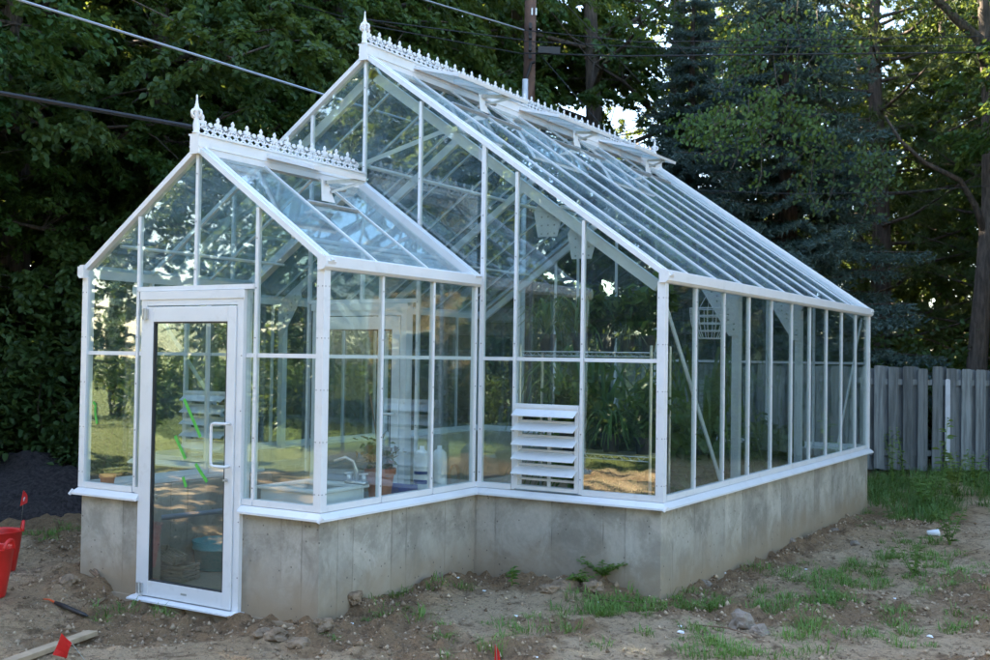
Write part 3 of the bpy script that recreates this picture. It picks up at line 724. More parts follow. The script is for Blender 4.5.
def decid(name, seed, H, Rr, z0, nclus, per, leaf, mleaf, wid=.75):
    """trunk with limbs and a crown of leaf sprays"""
    r = np.random.default_rng(seed); rr = random.Random(seed)
    tb = MB(); trunk = []; x = y = 0
    for i in range(9):
        z = H*.86*i/8; trunk.append((x, y, z-.2)); x += rr.uniform(-.16, .16); y += rr.uniform(-.16, .16)
    tb.tube(trunk, [.24*(H/14)*(1-.085*i)*(1.35 if i == 0 else 1) for i in range(9)], 10)
    ends = []
    nl = int(15*H/14)+8
    for i in range(nl):
        f = (i+rr.random())/nl; zb_ = z0*.6+(H*.84-z0*.6)*f; j = min(7, int(zb_/(H*.86)*8)); q = zb_/(H*.86)*8-j
        b = Vector(trunk[j]).lerp(Vector(trunk[j+1]), q); az = i*2.4+rr.uniform(-.5, .5)
        env = math.sin(math.pi*min(1, max(.06, (zb_-z0*.4)/(H-z0*.4))**.75))*.9+.22
        Lg = Rr*env*rr.uniform(.7, 1.1); rise = rr.uniform(.1, .55)*Lg*(.3+f)
        pts = [b]; 
        for k in range(1, 5):
            t = k/4; pts.append(b+Vector((math.cos(az)*Lg*t, math.sin(az)*Lg*t, rise*t-.10*Lg*t*t))+Vector((rr.uniform(-.12, .12), rr.uniform(-.12, .12), rr.uniform(-.1, .1)))*Lg*.4)
        tb.tube(pts, [.075*(1-.9*f*.6), .055, .036, .02, .008], 5, cap=False)
        for k in range(2, 5):
            for _ in range(3):
                p = pts[k]; e = p+Vector((rr.uniform(-1, 1), rr.uniform(-1, 1), rr.uniform(-.55, .6)))*Lg*.33
                tb.tube([p, p.lerp(e, .5)+Vector((0, 0, .05)), e], [.016, .011, .004], 4, cap=False); ends.append(e); ends.append(p.lerp(e, .6))
        ends.append(pts[-1])
    ends = np.array(ends); C = ends[r.integers(0, len(ends), nclus)]+r.normal(size=(nclus, 3))*[.30, .30, .26]
    # each spray: a flat drooping fan of leaves
    az = np.arctan2(C[:, 1], C[:, 0])+r.normal(size=nclus)*.7
    dirs = np.stack([np.cos(az), np.sin(az), r.normal(size=nclus)*.3-.18], 1)
    Ln = r.uniform(.35, .8, nclus)
    ci = np.repeat(np.arange(nclus), per); t = r.uniform(0, 1, len(ci)); side = r.choice([-1, 1], len(ci))
    perp = np.stack([-np.sin(az), np.cos(az), np.zeros(nclus)], 1)
    base = C[ci]+dirs[ci]*(t*Ln[ci])[:, None]+np.stack([0*t, 0*t, -.22*t*t], 1)+r.normal(size=(len(ci), 3))*.035
    d = dirs[ci]*.6+perp[ci]*(side*r.uniform(.3, 1.1, len(ci)))[:, None]+r.normal(size=(len(ci), 3))*.25+[0, 0, -.25]
    nn = np.array([0, 0, 1.])+r.normal(size=(len(ci), 3))*.38
    V, F = leaf_quads(base, d, nn, leaf*r.uniform(.65, 1.2, len(ci)), leaf*wid*r.uniform(.7, 1.1, len(ci)))
    return tb, V, F
PROTO = {}
def make_proto(key, tb, V, F, mb, ml):
    me = bpy.data.meshes.new('trunk'); me.from_pydata([tuple(p) for p in tb.v], [], tb.f); me.materials.append(mb); me.polygons.foreach_set('use_smooth', [True]*len(me.polygons)); me.update()
    o = npmesh('crown', V, F, ml); cm = o.data; bpy.data.objects.remove(o)
    PROTO[key] = (me, cm)
make_proto('maple', *decid('maple', 3, 15, 3.6, 2.2, 1050, 92, .098, M_LEAF), M_BARK, M_LEAF)
make_proto('ash', *decid('ash', 5, 16.5, 3.4, 3.0, 1000, 88, .105, M_LEAF2, .42), M_BARK, M_LEAF2)
make_proto('broad', *decid('broad', 8, 13, 4.2, 1.2, 1100, 92, .100, M_LEAF), M_BARK, M_LEAF)
make_proto('open', *decid('open', 14, 16, 3.6, 3.2, 430, 34, .12, M_LEAF), M_BARK, M_LEAF)
def shrubgeo(seed, H, Rr, n, leaf, ml):
    r = np.random.default_rng(seed); rr = random.Random(seed); tb = MB(); ends = []
    for i in range(16):
        az = rr.uniform(0, 6.28); lean = rr.uniform(.15, .95)*Rr; hh = H*rr.uniform(.55, 1)
        pts = [Vector((math.cos(az)*.1, math.sin(az)*.1, -.05))]
        for k in range(1, 5): t = k/4; pts.append(Vector((math.cos(az)*lean*t**.8+rr.uniform(-.08, .08), math.sin(az)*lean*t**.8+rr.uniform(-.08, .08), hh*t*(1-.12*t))))
        tb.tube(pts, [.02, .016, .012, .008, .004], 5, cap=False); ends += pts[1:]
    ends = np.array(ends); k = r.integers(0, len(ends), n//14)
    C = np.repeat(ends[k]+r.normal(size=(len(k), 3))*.16*H/1.8, 14, 0)
    base = C+r.normal(size=C.shape)*.12; base[:, 2] = np.maximum(base[:, 2], .02)
    d = base*[1, 1, .2]+r.normal(size=C.shape)*.6+[0, 0, -.2]; nn = np.array([0, 0, 1.])+r.normal(size=C.shape)*.45
    V, F = leaf_quads(base, d, nn, leaf*r.uniform(.6, 1.2, len(C)), leaf*.6*r.uniform(.7, 1.1, len(C)))
    return tb, V, F
make_proto('shrub', *shrubgeo(21, 2.4, 1.3, 6500, .12, M_SHRUB), M_BARK, M_SHRUB)
make_proto('bush', *shrubgeo(22, 1.7, 1.2, 4500, .10, M_SHRUB), M_BARK, M_SHRUB)
# blue spruce: whorls of drooping boughs fringed with needles
def sprucegeo(seed, H, Rb):
    r = np.random.default_rng(seed); rr = random.Random(seed); tb = MB()
    tb.tube([(0, 0, -.2), (0.03, 0, H*.4), (-.03, .02, H*.75), (0, 0, H)], [.24, .17, .08, .02], 10)
    cs = []; ds = []; ls = []; ws = []
    z = .55
    while z < H-.3:
        f = z/H; nb = 7; Rz = Rb*(1-f)**.8*1.02+.15
        for k in range(nb):
            az = k*6.283/nb+z*2.1+rr.uniform(-.3, .3); Lg = Rz*rr.uniform(.68, 1.12); dr = rr.uniform(.12, .30)
            P = lambda t: np.array([math.cos(az)*Lg*t, math.sin(az)*Lg*t, z-dr*Lg*t*1.3+.20*Lg*t*t])
            tb.tube([tuple(P(0)), tuple(P(.5)), tuple(P(1))], [.03, .018, .006], 4, cap=False)
            nt_ = max(3, int(Lg/.085))
            for i in range(nt_):
                t = .15+.85*i/nt_; p = P(t); tl = (1-t)*.55*Lg*.6+.14
                for sd_ in (-1, 1):
                    a2 = az+sd_*rr.uniform(.6, 1.05); td = np.array([math.cos(a2), math.sin(a2), -.22+rr.uniform(-.15, .12)])
                    ng = max(2, int(tl/.055))
                    for g in range(ng):
                        q = p+td*tl*(g+.5)/ng+np.array([0, 0, -.10*((g+.5)/ng)**2])
                        for _ in range(4):
                            cs.append(q+r.normal(size=3)*.008); ds.append(td*.55+r.normal(size=3)*.5+[0, 0, .12]); ls.append(.085); ws.append(.026)
        z += .31+.09*f
    ls = np.array(ls)*r.uniform(.7, 1.25, len(ls))
    V, F = blades(np.array(cs), np.array(ds), ls, np.array(ws), r)
    return tb, V, F
make_proto('spruce', *sprucegeo(4, 12.5, 2.9), M_BARK2, M_SPRUCE)
def pinegeo(seed, H, Rr):
    r = np.random.default_rng(seed); rr = random.Random(seed); tb = MB(); tr = [(0, 0, -.2), (.1, 0, H*.3), (-.1, .1, H*.6), (.05, 0, H)]
    tb.tube(tr, [.26, .21, .13, .03], 10); C = []
    for i in range(64):
        z = 2.0+(H-2.3)*i/64; az = i*2.4; Lg = Rr*(1-.62*(z/H)**1.6)*rr.uniform(.7, 1.1)
        pts = [Vector((math.cos(az)*Lg*t, math.sin(az)*Lg*t, z+.22*Lg*t*t+rr.uniform(-.1, .1))) for t in (0, .35, .7, 1)]
        tb.tube(pts, [.05, .035, .02, .008], 5, cap=False)
        for k in range(22):
            t = rr.uniform(.3, 1); j = min(2, int(t*3)); p = pts[j].lerp(pts[j+1], t*3-j); C.append(np.array(p)+r.normal(size=3)*[.26, .26, .14])
    C = np.repeat(np.array(C), 34, 0); d = r.normal(size=C.shape)+[0, 0, .45]; d /= np.linalg.norm(d, axis=1, keepdims=True)
    V, F = blades(C+d*.02, d, .15*r.uniform(.7, 1.2, len(C)), np.full(len(C), .013), r)
    return tb, V, F
make_proto('pine', *pinegeo(9, 15, 3.4), M_BARK2, M_PINE)
CATS = dict(maple='tree', ash='tree', broad='tree', open='tree', spruce='tree', pine='tree', shrub='shrub', bush='shrub')
NAMES = dict(maple='maple_tree', ash='ash_tree', broad='broadleaf_tree', open='thin_tree', spruce='blue_spruce', pine='pine_tree', shrub='tall_shrub', bush='leafy_bush')
TREE_BASES = []
def plant(kind, x, y, rot, sc, label, group, zsc=1.0):
    tm_, cm = PROTO[kind]; e = empty(NAMES[kind], (x, y, gz(x, y)-.02), label, CATS[kind], group); e.rotation_euler = (0, 0, rot); e.scale = (sc, sc, sc*zsc)
    a = bpy.data.objects.new('trunk' if CATS[kind] == 'tree' else 'stem', tm_); b = bpy.data.objects.new('crown' if CATS[kind] == 'tree' else 'foliage', cm)
    for o in (a, b): COL.objects.link(o); o.parent = e
    TREE_BASES.append((x, y)); return e
def pu(kind, u, d, rot, sc, label, group, zsc=1.0):
    p = at(u, 360, d); return plant(kind, p.x, p.y, rot, sc, label, group, zsc)
GT = 'trees in the wood behind the greenhouse'
LEFT = [('broad', -110, 15.5, .3, 1.0, 'broad leafy tree at the very left edge of the wood, mostly out of the picture'),
 ('maple', 22, 16.8, 1.1, 1.0, 'maple behind the mulch pile with its trunk at the upper left corner'),
 ('ash', 62, 18.2, 2.2, 1.0, 'slender tree whose trunk is second from the upper left corner'),
 ('broad', 150, 17.6, 3.0, 1.0, 'dense low tree behind the door side of the annex'),
 ('maple', 235, 19.5, 4.4, 1.02, 'leafy tree rising behind the annex finial'),
 ('ash', 330, 20.5, .8, 1.0, 'tall tree behind the front apex of the main gable'),
 ('broad', 415, 25, 5.1, 1.08, 'round dark tree to the left of the utility pole'),
 ('maple', 505, 28, 2.7, 1.12, 'tree directly behind the utility pole'),
 ('open', 600, 25.5, 1.9, 1.05, 'thin crowned tree with bright sky showing through, right of the pole'),
 ('open', 668, 27.5, 3.6, 1.08, 'thin crowned tree just left of the blue spruce'),
 ('ash', 775, 31, 4.0, 1.0, 'tall tree whose top shows over the blue spruce'),
 ('maple', 945, 31, 5.5, .95, 'broad tree behind the pine by the right edge')]
for k, u, d, ro, sc, lab in LEFT: pu(k, u, d, ro, sc, lab, GT)
pu('spruce', 785, 20.6, .4, 1.0, 'blue spruce draped with vines standing just beyond the fence', 'conifers beyond the fence')
pu('spruce', 690, 22.5, 2.0, .8, 'smaller blue spruce behind the far end of the greenhouse', 'conifers beyond the fence')
pu('pine', 878, 25.0, 1.0, 1.0, 'soft needled pine right of the blue spruce', 'conifers beyond the fence')
pu('pine', 1010, 24.0, 2.6, 1.0, 'soft needled pine at the right edge behind the leaning trunk', 'conifers beyond the fence')
# second and third rows that close the wood
GB = 'trees deeper in the wood'
for i, (k, u, d, sc) in enumerate([('broad', -20, 22, 1.05), ('maple', 100, 24, 1.05), ('broad', 210, 25, 1.1), ('ash', 300, 27, 1.05), ('broad', 390, 28, 1.1), ('maple', 465, 32, 1.1), ('ash', 860, 33, 1.05), ('broad', 800, 34, 1.0), ('maple', 1040, 31, 1.0),
        ('broad', 920, 40, .8)]):
    pu(k, u, d, i*1.7, sc*1.12, 'tree deep in the wood seen only between the nearer crowns', GB)
GS = 'undergrowth along the wood edge'
for i, (k, u, d, sc, lab) in enumerate([('shrub', -30, 13.8, 1.0, 'dark shrub at the left edge beyond the mulch pile'), ('shrub', 45, 14.5, 1.05, 'dark shrub between the mulch pile and the annex'),
   ('bush', 95, 13.6, .85, 'low bush beside the back left corner of the annex'), ('shrub', 130, 15.5, 1.1, 'shrub seen through the left pane of the annex'), ('shrub', 205, 16, 1.1, 'shrub seen through the door glass'),
   ('shrub', 300, 17, 1.2, 'shrub seen through the annex beside its right corner'), ('shrub', 400, 19, 1.2, 'shrub seen through the annex side panes'), ('shrub', 500, 21, 1.3, 'shrub seen through the narrow gable pane'), ('shrub', 590, 22, 1.3, 'shrub seen above the louvre through the gable'),
   ('bush', 700, 20.4, 1.2, 'bush beyond the fence at the far end of the greenhouse'), ('bush', 850, 20.4, 1.2, 'bush over the fence below the spruce boughs'), ('shrub', 930, 21.6, 1.2, 'shrub over the fence left of the leaning trunk')]):
    pu(k, u, d, i*2.1, sc, lab, GS)
# trees and bushes across the lawn behind the camera side, seen only as reflections in the glass
GR = 'trees across the lawn'
for i, (k, x, y, sc) in enumerate([('broad', -5.5, -15.5, .8), ('maple', -10, -16.5, .85), ('broad', -14.5, -17, .9), ('ash', -1.5, -17.5, .8), ('broad', 2.5, -20, .8), ('maple', -20, -18, .9), ('broad', -7.5, -19, 1), ('broad', 6.5, -23, .8), ('broad', -4, -20, 1.1), ('broad', -11.5, -20, 1.1), ('maple', -1, -22, 1.1), ('broad', -16, -21, 1.1), ('broad', 3, -25, 1.1), ('ash', -8, -23, 1.15), ('maple', -13, -24, 1.15), ('broad', -5, -26, 1.2), ('maple', 17, -14, .9), ('broad', 20, -8, .9), ('maple', 19, 0, .9)]):
    plant(k, x, y, i*1.3, sc, 'tree standing across the lawn from the greenhouse', GR)
for i, (k, x, y) in enumerate([('shrub', -3.5, -13.2), ('bush', -6, -12.6), ('shrub', -8.5, -13.6), ('bush', -1, -14), ('shrub', -11.5, -14.8), ('shrub', 1.2, -15.5), ('bush', -14, -14.5)]):
    plant(k, x, y, i*1.9, 1.1, 'bush at the far edge of the lawn', 'bushes across the lawn')
# leaning trunk with limbs at the right edge

e = empty('leaning_tree', at(981, 368, 20.6)*1.0, 'bare brown trunk leaning at the right edge beyond the fence', 'tree'); 
bp = at(978, 362, 20.6); e.location = (bp.x, bp.y, gz(bp.x, bp.y)-.02)
m = MB(); q = [at(973, 480, 20.6), at(977, 362, 20.6), at(984, 280, 20.6), at(990, 200, 20.7), at(989, 100, 20.7), at(986, 40, 20.7), at(980, -60, 20.7), at(978, -140, 20.7)]
q[0].z = e.location.z-.1; m.tube(q, [.24, .185, .16, .145, .13, .115, .09, .06], 12)
m.tube([at(988, 70, 20.7), at(978, 38, 20.6), at(955, 18, 20.4), at(936, -2, 20.2), at(915, -30, 20)], [.11, .10, .085, .07, .04], 8)
m.tube([at(989, 245, 20.7), at(975, 205, 20.5), at(960, 180, 20.3), at(925, 163, 20.0), at(900, 140, 19.8), at(885, 116, 19.7)], [.07, .06, .05, .04, .035, .02], 7)
m.tube([at(986, 30, 20.7), at(995, 0, 20.9), at(1010, -40, 21)], [.09, .07, .04], 8)
tk = m.build('trunk', M_BARK, e, smooth=True)
r = np.random.default_rng(77); C = []
for (u, v, d, s, nn_) in ((960, -20, 20.3, .9, 40), (930, -40, 20, .9, 40), (1005, -40, 21, 1.0, 40), (985, -120, 20.7, 1.4, 70)):
    p = at(u, v, d); C.append(np.array(p)+r.normal(size=(nn_, 3))*s*.5)
C = np.concatenate(C); C = np.repeat(C, 22, 0)+r.normal(size=(len(C)*22, 3))*.16
V, F = leaf_quads(C, r.normal(size=C.shape)+[0, 0, -.4], np.array([0, 0, 1.])+r.normal(size=C.shape)*.4, .085*r.uniform(.7, 1.2, len(C)), .045*r.uniform(.7, 1.2, len(C)))
npmesh('crown', V-np.array(wloc(e)), F, M_SHRUB, e)
# vines hanging over the spruce
def vine(u, v, d, w, hgt, n, label, mat=M_VINE, seed=1):
    r = np.random.default_rng(seed); top = at(u, v, d); e = empty('climbing_vine', (top.x, top.y, top.z-hgt), label, 'vine', 'vines over the blue spruce')
    m = MB(); C = []; side = Vector((math.cos(yaw), math.sin(yaw), 0))
    for i in range(n):
        o = r.uniform(-1, 1)*w; ln = hgt*r.uniform(.3, 1)*(1-.5*abs(o)/w); pts = []
        for k in range(6):
            t = k/5; pts.append(top+side*(o*(1+.15*t)+r.normal()*.05)+Vector((r.normal()*.06, r.normal()*.06-.25*t-.1, -ln*t-abs(o)*.55)))
        m.tube(pts, .007, 4, cap=False)
        for k in range(5):
            for _ in range(12): C.append(np.array(pts[k].lerp(pts[k+1], r.random()))+r.normal(size=3)*[.13, .13, .09])
    C = np.array(C); V, F = leaf_quads(C, r.normal(size=C.shape)*.5+[-.2, -.4, -.8], np.array([.3, -.6, .8])+r.normal(size=C.shape)*.35, .085*r.uniform(.5, 1.3, len(C)), .06*r.uniform(.6, 1.2, len(C)))
    m.build('stem', M_BARK, e); npmesh('foliage', V-np.array(wloc(e)), F, mat, e)
vine(766, 88, 18.5, .85, 1.9, 15, 'bright green vine hanging at the top middle of the blue spruce', seed=1)
vine(800, 2, 18.9, 1.1, 2.0, 14, 'vine trailing from the very top of the spruce', M_LEAF, seed=3)
vine(846, 135, 18.7, .7, 1.7, 10, 'vine over the right side boughs of the blue spruce', M_LEAF, seed=4)
vine(712, 108, 18.9, .5, .9, 6, 'small vine on the left flank of the blue spruce', M_VINE, seed=5)
# ------------------------------------------------------------------ fence
f0 = at(930, 470, 18.0); fd = Vector((math.cos(yaw), math.sin(yaw), 0)); fd = (fd+Vector((Fv.x, Fv.y, 0))*.03).normalized(); fn = Vector((fd.y, -fd.x, 0))
FZ = gz(f0.x, f0.y)+.0
FE = empty('board_fence', (f0.x, f0.y, FZ), 'weathered grey board on board fence behind the greenhouse', 'fence')
def fp(s, o, z): return Vector((f0.x, f0.y, FZ))+fd*s+fn*o+Vector((0, 0, z))
def board(s, o, w, z0, z1, th=.02, tilt=0, name='picket', mat=M_FENCE):
    m = MB(); a, b = s-w/2, s+w/2; c = .02
    m.prism([fp(a, o, z0), fp(b, o, z0), fp(b+tilt, o, z1-c), fp(b+tilt-c, o, z1), fp(a+tilt+c, o, z1), fp(a+tilt, o, z1-c)], fn*th); return m.build(name, mat, FE)
fr_ = random.Random(5)
s = -5.104; k = 0
while s < 5.6:
    if abs(s-(-.03)) < .09: pass
    h = 1.745+fr_.uniform(-.03, .02)
    board(s, .040, .160, .08+fr_.uniform(-.02, .03), h, tilt=fr_.uniform(-.008, .008))
    sb = s+.118
    if not (-.10 < sb < .04): board(sb, -.042, .15, .08, h-.01, tilt=fr_.uniform(-.008, .008))
    s += .236; k += 1
board(.25, .066, .075, .25, 1.56, name='picket', mat=M_FENCEW)['label'] = 'pale newer board nailed over the fence'
for z in (.36, 1.50): m = MB(); m.beam(fp(-5.4, 0, z), fp(5.8, 0, z), .038, .09); m.build('rail', M_FENCE, FE)
for s in (-4.6, -2.2, .2, 2.6, 5.0): m = MB(); m.beam(fp(s, -.09, -.2), fp(s, -.09, 1.7), .09, .09, fn); m.build('post', M_FENCE, FE)
# ------------------------------------------------------------------ utility pole and wires
pb = at(524, 360, 19); pz = gz(pb.x, pb.y)
PE = empty('utility_pole', (pb.x, pb.y, pz), 'brown wooden utility pole rising behind the greenhouse ridge', 'utility pole')
m = MB(); m.tube([(pb.x, pb.y, pz-.3), (pb.x+.02, pb.y, pz+6), (pb.x+.05, pb.y, pz+11)], [.118, .106, .09], 14); m.build('shaft', M_POLE, PE, smooth=True)
side = Vector((math.cos(yaw), math.sin(yaw), 0)); fw = Vector((Fv.x, Fv.y, 0)).normalized()
cp = Vector((pb.x, pb.y, 0))-side*.05-fw*.17
zt = at(521, 77, 18.8).z
m = MB(); m.tube([cp+Vector((0, 0, pz)), cp+Vector((0, 0, zt))], .050, 12); m.build('conduit', M_PVC, PE, smooth=True)
m = MB(); m.tube([cp+Vector((0, 0, zt-.05)), cp+side*.05+Vector((0, 0, zt+.1)), cp+side*.10+Vector((0, 0, zt+.28)), cp+side*.16+fw*.0+Vector((0, 0, zt+.3))], .025, 8); m.build('cable_bend', M_CABLE, PE)
for v in (30, 40, 52): 
    z = at(524, v, 19).z; m = MB(); c = Vector((pb.x+.03, pb.y, z))-fw*.135; m.beam(c-Vector((0, 0, .12)), c+Vector((0, 0, .12)), .05, .05, fw); m.tube([c+Vector((0, 0, .02)), c-fw*.12+Vector((0, 0, .02))], .03, 8); m.build('bracket', M_CABLE, PE)
zz = at(524, 11, 19).z; c = Vector((pb.x+.03, pb.y, zz))-fw*.120
m = MB()
for o in (-.035, .035): m.beam(c+side*(o+.06)-Vector((0, 0, .06)), c+side*(o+.06)+Vector((0, 0, .06)), .022, .006, fw)
m.build('number_tag', M_GALV, PE)
GW = 'overhead wires'
def wire(pts, rad, mat, label, sag=0):
    P = []
    for (a, b) in zip(pts[:-1], pts[1:]):
        for k in range(8): t = k/8; P.append(a.lerp(b, t)-Vector((0, 0, sag*4*t*(1-t))))
    P.append(pts[-1]); m = MB(); m.tube(P, rad, 6); tag(m.build('overhead_wire', mat), label, 'wire', GW)
PL = lambda v, o=0: at(524, v, 18.8)
wire([at(-60, -26, 10), at(20, 0, 10.3), at(325, 95, 12.4), at(420, 124, 13.2)], .013, M_WIRE, 'bright bare wire crossing the upper left corner down to the main gable')
wire([at(-60, 82, 9.6), at(0, 93, 9.8), at(193, 127, 10.6), at(420, 166, 12.5)], .023, M_CABLE, 'thick black cable running across the left trees behind the annex finial')
wire([at(250, -9, 14), at(340, 16, 16), PL(40)], .010, M_CABLE, 'thin dark wire reaching the pole from the top left')
wire([at(400, -9, 16), at(425, 0, 16.4), PL(30)], .013, M_WIRE, 'pale wire slanting from the top edge to the utility pole')
wire([at(330, 18, 16), PL(54)], .009, M_CABLE, 'lowest dark wire on the left side of the utility pole')
wire([PL(30), at(640, 42, 18.4), at(1010, 36, 18.4)], .008, M_CABLE, 'highest of the three wires running right from the pole')
wire([PL(41), at(660, 48, 18.4), at(1010, 45, 18.4)], .008, M_CABLE, 'middle of the three wires running right from the pole')
wire([PL(53), at(620, 56, 18.3), at(1010, 52, 18.3)], .012, M_CABLE, 'lowest of the three wires running right from the pole')
wire([at(532, 45, 18.8), at(588, 110, 18.2), at(640, 170, 17.8)], .006, M_CABLE, 'guy wire slanting down right from the utility pole')
wire([at(556, -6, 18), at(612, 52, 18.4), at(640, 82, 18.6)], .007, M_CABLE, 'wire slanting through the sky gaps right of the pole')
wire([at(628, -6, 17.5), at(680, 48, 17.8), at(720, 90, 18)], .007, M_CABLE, 'wire slanting from the top edge toward the blue spruce')
wire([at(690, 190, 17.5), at(800, 194, 17.5), at(900, 192, 17.5), at(1010, 184, 17.5)], .006, M_CABLE, 'low thin wire across the spruce boughs above the fence')
m = MB(); a = at(538, 50, 18.7); b = at(560, 51, 18.7); m.beam(a, b, .11, .11); tag(m.build('splice_case', M_CABLE), 'black splice case hung on the wires right of the pole', 'splice case')
# ------------------------------------------------------------------ mulch pile, tubs, flags, plank
pc = G(-10, 503); pc = Vector((-6.1, .55, 0))
n1, n2 = 70, 26; vs = []; fc = []
for i in range(n2):
    for j in range(n1):
        q = i/(n2-1); a = 2*math.pi*j/n1; rx, ry = 2.6*q, 1.9*q
        x = rx*math.cos(a); y = ry*math.sin(a); h = .54*(1-q**1.4)*(1+.15*math.sin(a*3+1))
        X, Y = pc.x+x, pc.y+y
        z = h+.13*mn.noise(Vector((X*1.6, Y*1.6, 3)))*(1-q)+.055*mn.noise(Vector((X*7, Y*7, 1)))+.035*mn.noise(Vector((X*18, Y*18, 5)))+(gz(X, Y)-.05*(q > .97))
        vs.append((x, y, z))
for i in range(n2-1):
    for j in range(n1): fc.append((i*n1+j, (i+1)*n1+j, (i+1)*n1+(j+1) % n1, i*n1+(j+1) % n1))
o = npmesh('mulch_pile', np.array(vs), np.array(fc), M_MULCH, loc=(pc.x, pc.y, 0)); tag(o, 'low heap of dark brown mulch at the left edge behind the red tubs', 'mulch pile')
def tub(p, R, H, label, rot):
    e = empty('rubber_tub', p, label, 'tub', 'red rubber tubs'); c = p
    m = MB(); prof = [(R*.70, 0), (R*.72, .01), (R*.86, H*.5), (R*.97, H*.97), (R*1.02, H*.985), (R*1.02, H), (R*.95, H), (R*.94, H*.96), (R*.82, H*.45), (R*.66, .03), (.001, .03)]
    m.lathe(c, prof, 32); m.build('bucket', M_RED, e, smooth=True)
    for s_ in (1, -1):
        h = MB(); pts = []
        for t in np.linspace(0, math.pi, 11):
            a = rot+(.30*math.cos(t)) + (0 if s_ > 0 else math.pi); rr2 = R*1.0
            pts.append(c+Vector((math.cos(a)*rr2, math.sin(a)*rr2, H-.01+.075*math.sin(t))))
        h.tube(pts, .013, 8); h.build('handle', M_RED, e, smooth=True)
p1 = G(-15, 597); tub(p1, .20, .37, 'red rubber tub nearest the camera at the left edge', .35)
p2 = G(-2, 572); tub(p2, .185, .34, 'red rubber tub standing just behind the nearer one', 1.0)
def flag(pbase, ptop, corners, label, mark=False):
    e = empty('marker_flag', pbase, label, 'marker flag', 'red marker flags on wire stakes')
    m = MB(); m.tube([pbase-Vector((0, 0, .03)), ptop], .0022, 6); m.build('stake', M_STEEL, e)
    f = MB(); n = 5; A, Bq, Cq, D = corners
    vs = []; fs = []
    nrm = ((Bq-A).cross(D-A)).normalized()
    for i in range(n):
        for j in range(n):
            s_, t_ = i/(n-1), j/(n-1); p = A.lerp(Bq, s_).lerp(D.lerp(Cq, s_), t_)+nrm*.010*math.sin(s_*4+t_*2); vs.append(p)
    nv = len(vs); vs += [p+nrm*.0012 for p in vs]
    for i in range(n-1):
        for j in range(n-1):
            q = (i*n+j, (i+1)*n+j, (i+1)*n+j+1, i*n+j+1); fs += [q, tuple(nv+x for x in q[::-1])]
    f.add(vs, fs); f.build('cloth', M_FLAG, e)
    if mark:
        g = MB(); c = (A+Bq+Cq+D)/4-nrm*.004
        if (CAM-c).dot(nrm) > 0: c = (A+Bq+Cq+D)/4+nrm*.012
        up = (D-A).normalized(); rt = (Bq-A).normalized()
        g.prism([c-up*.022-rt*.006, c-up*.022+rt*.006, c+rt*.006+up*.002, c+rt*.016+up*.002, c+up*.024, c-rt*.016+up*.002, c-rt*.006+up*.002], nrm*.001); g.build('printed_arrow', M_FLAGW, e)
b1 = G(90, 662); d1 = (b1-CAM).dot(Fv)
flag(b1, at(70, 641, d1-.06), [at(52.5, 655, d1-.05), at(62, 633, d1-.05), at(72, 643, d1-.06), at(66, 659, d1-.05)], 'bent red marker flag near the lower left corner beside the plank')
b2 = G(499, 690); d2 = (b2-CAM).dot(Fv)
flag(b2, at(496, 644, d2), [at(495, 644, d2), at(499.5, 652, d2), at(502, 674, d2), at(494, 668, d2)], 'red marker flag tip at the bottom edge in the middle')
b3 = G(21, 521); d3 = (b3-CAM).dot(Fv)
flag(b3, at(24.5, 491, d3), [at(20, 506.5, d3), at(27, 503, d3), at(27.5, 496, d3), at(23.8, 490, d3)], 'red marker flag with a white print in front of the mulch pile', True)
a, b = G(8, 668), G(92, 636); m = MB(); m.beam(a+Vector((0, 0, .03)), b+Vector((0, 0, .02)), .085, .035); tag(m.build('plank', M_WOOD, bevel=.004), 'pale wooden plank lying on the dirt at the lower left', 'plank')
a, b = G(55, 611)+Vector((0, 0, .02)), G(84, 613)+Vector((0, 0, .022))
e = empty('plastic_stake', (a+b)/2-Vector((0, 0, .02)), 'black plastic stake with an orange end lying in front of the annex', 'stake')
m = MB(); m.tube([a, a.lerp(b, .3), b, b+(b-a)*.12], [.012, .018, .015, .006], 10); m.build('rod', M_BLACK, e, smooth=True)
m = MB(); m.tube([a+(a-b)*.42-Vector((0, 0, .01)), a+(a-b)*.2+Vector((0, 0, .004)), a], [.004, .007, .010], 8); m.build('orange_end', M_ORTIP, e)
p = G(933, 535); dx = side*.5
e = empty('foam_cup', p, 'white foam cup lying on the soil near the fence', 'cup'); m = MB(); q = side*.8+Vector((0, 0, .08))
m.tube([p+Vector((0, 0, .03))-side*.06, p+Vector((0, 0, .034))+side*.05, p+Vector((0, 0, .036))+side*.06], [.026, .036, .038], 18); m.build('cup_body', M_FOAM, e, smooth=True)
# stones, clods and scraps
def rock(p, s, name, mat, label, cat, group, seed, flat=.65):
    rr = random.Random(seed); bm = bmesh.new(); bmesh.ops.create_icosphere(bm, subdivisions=3, radius=1)
    off = Vector((rr.uniform(0, 99), rr.uniform(0, 99), 0))
    ax = Vector((rr.uniform(.75, 1.2), rr.uniform(.7, 1.1), flat*rr.uniform(.8, 1.15)))
    for v in bm.verts:
        n = mn.noise(v.co*1.1+off)*.55+mn.noise(v.co*2.6+off)*.25+mn.noise(v.co*6+off)*.08
        v.co = Vector((v.co.x*ax.x, v.co.y*ax.y, v.co.z*ax.z))*(1+n)*s
    me = bpy.data.meshes.new(name); bm.to_mesh(me); bm.free(); me.materials.append(mat)
    o = bpy.data.objects.new(name, me); COL.objects.link(o); o.location = p+Vector((0, 0, s*.22)); o.rotation_euler = (0, 0, rr.uniform(0, 6)); tag(o, label, cat, group)
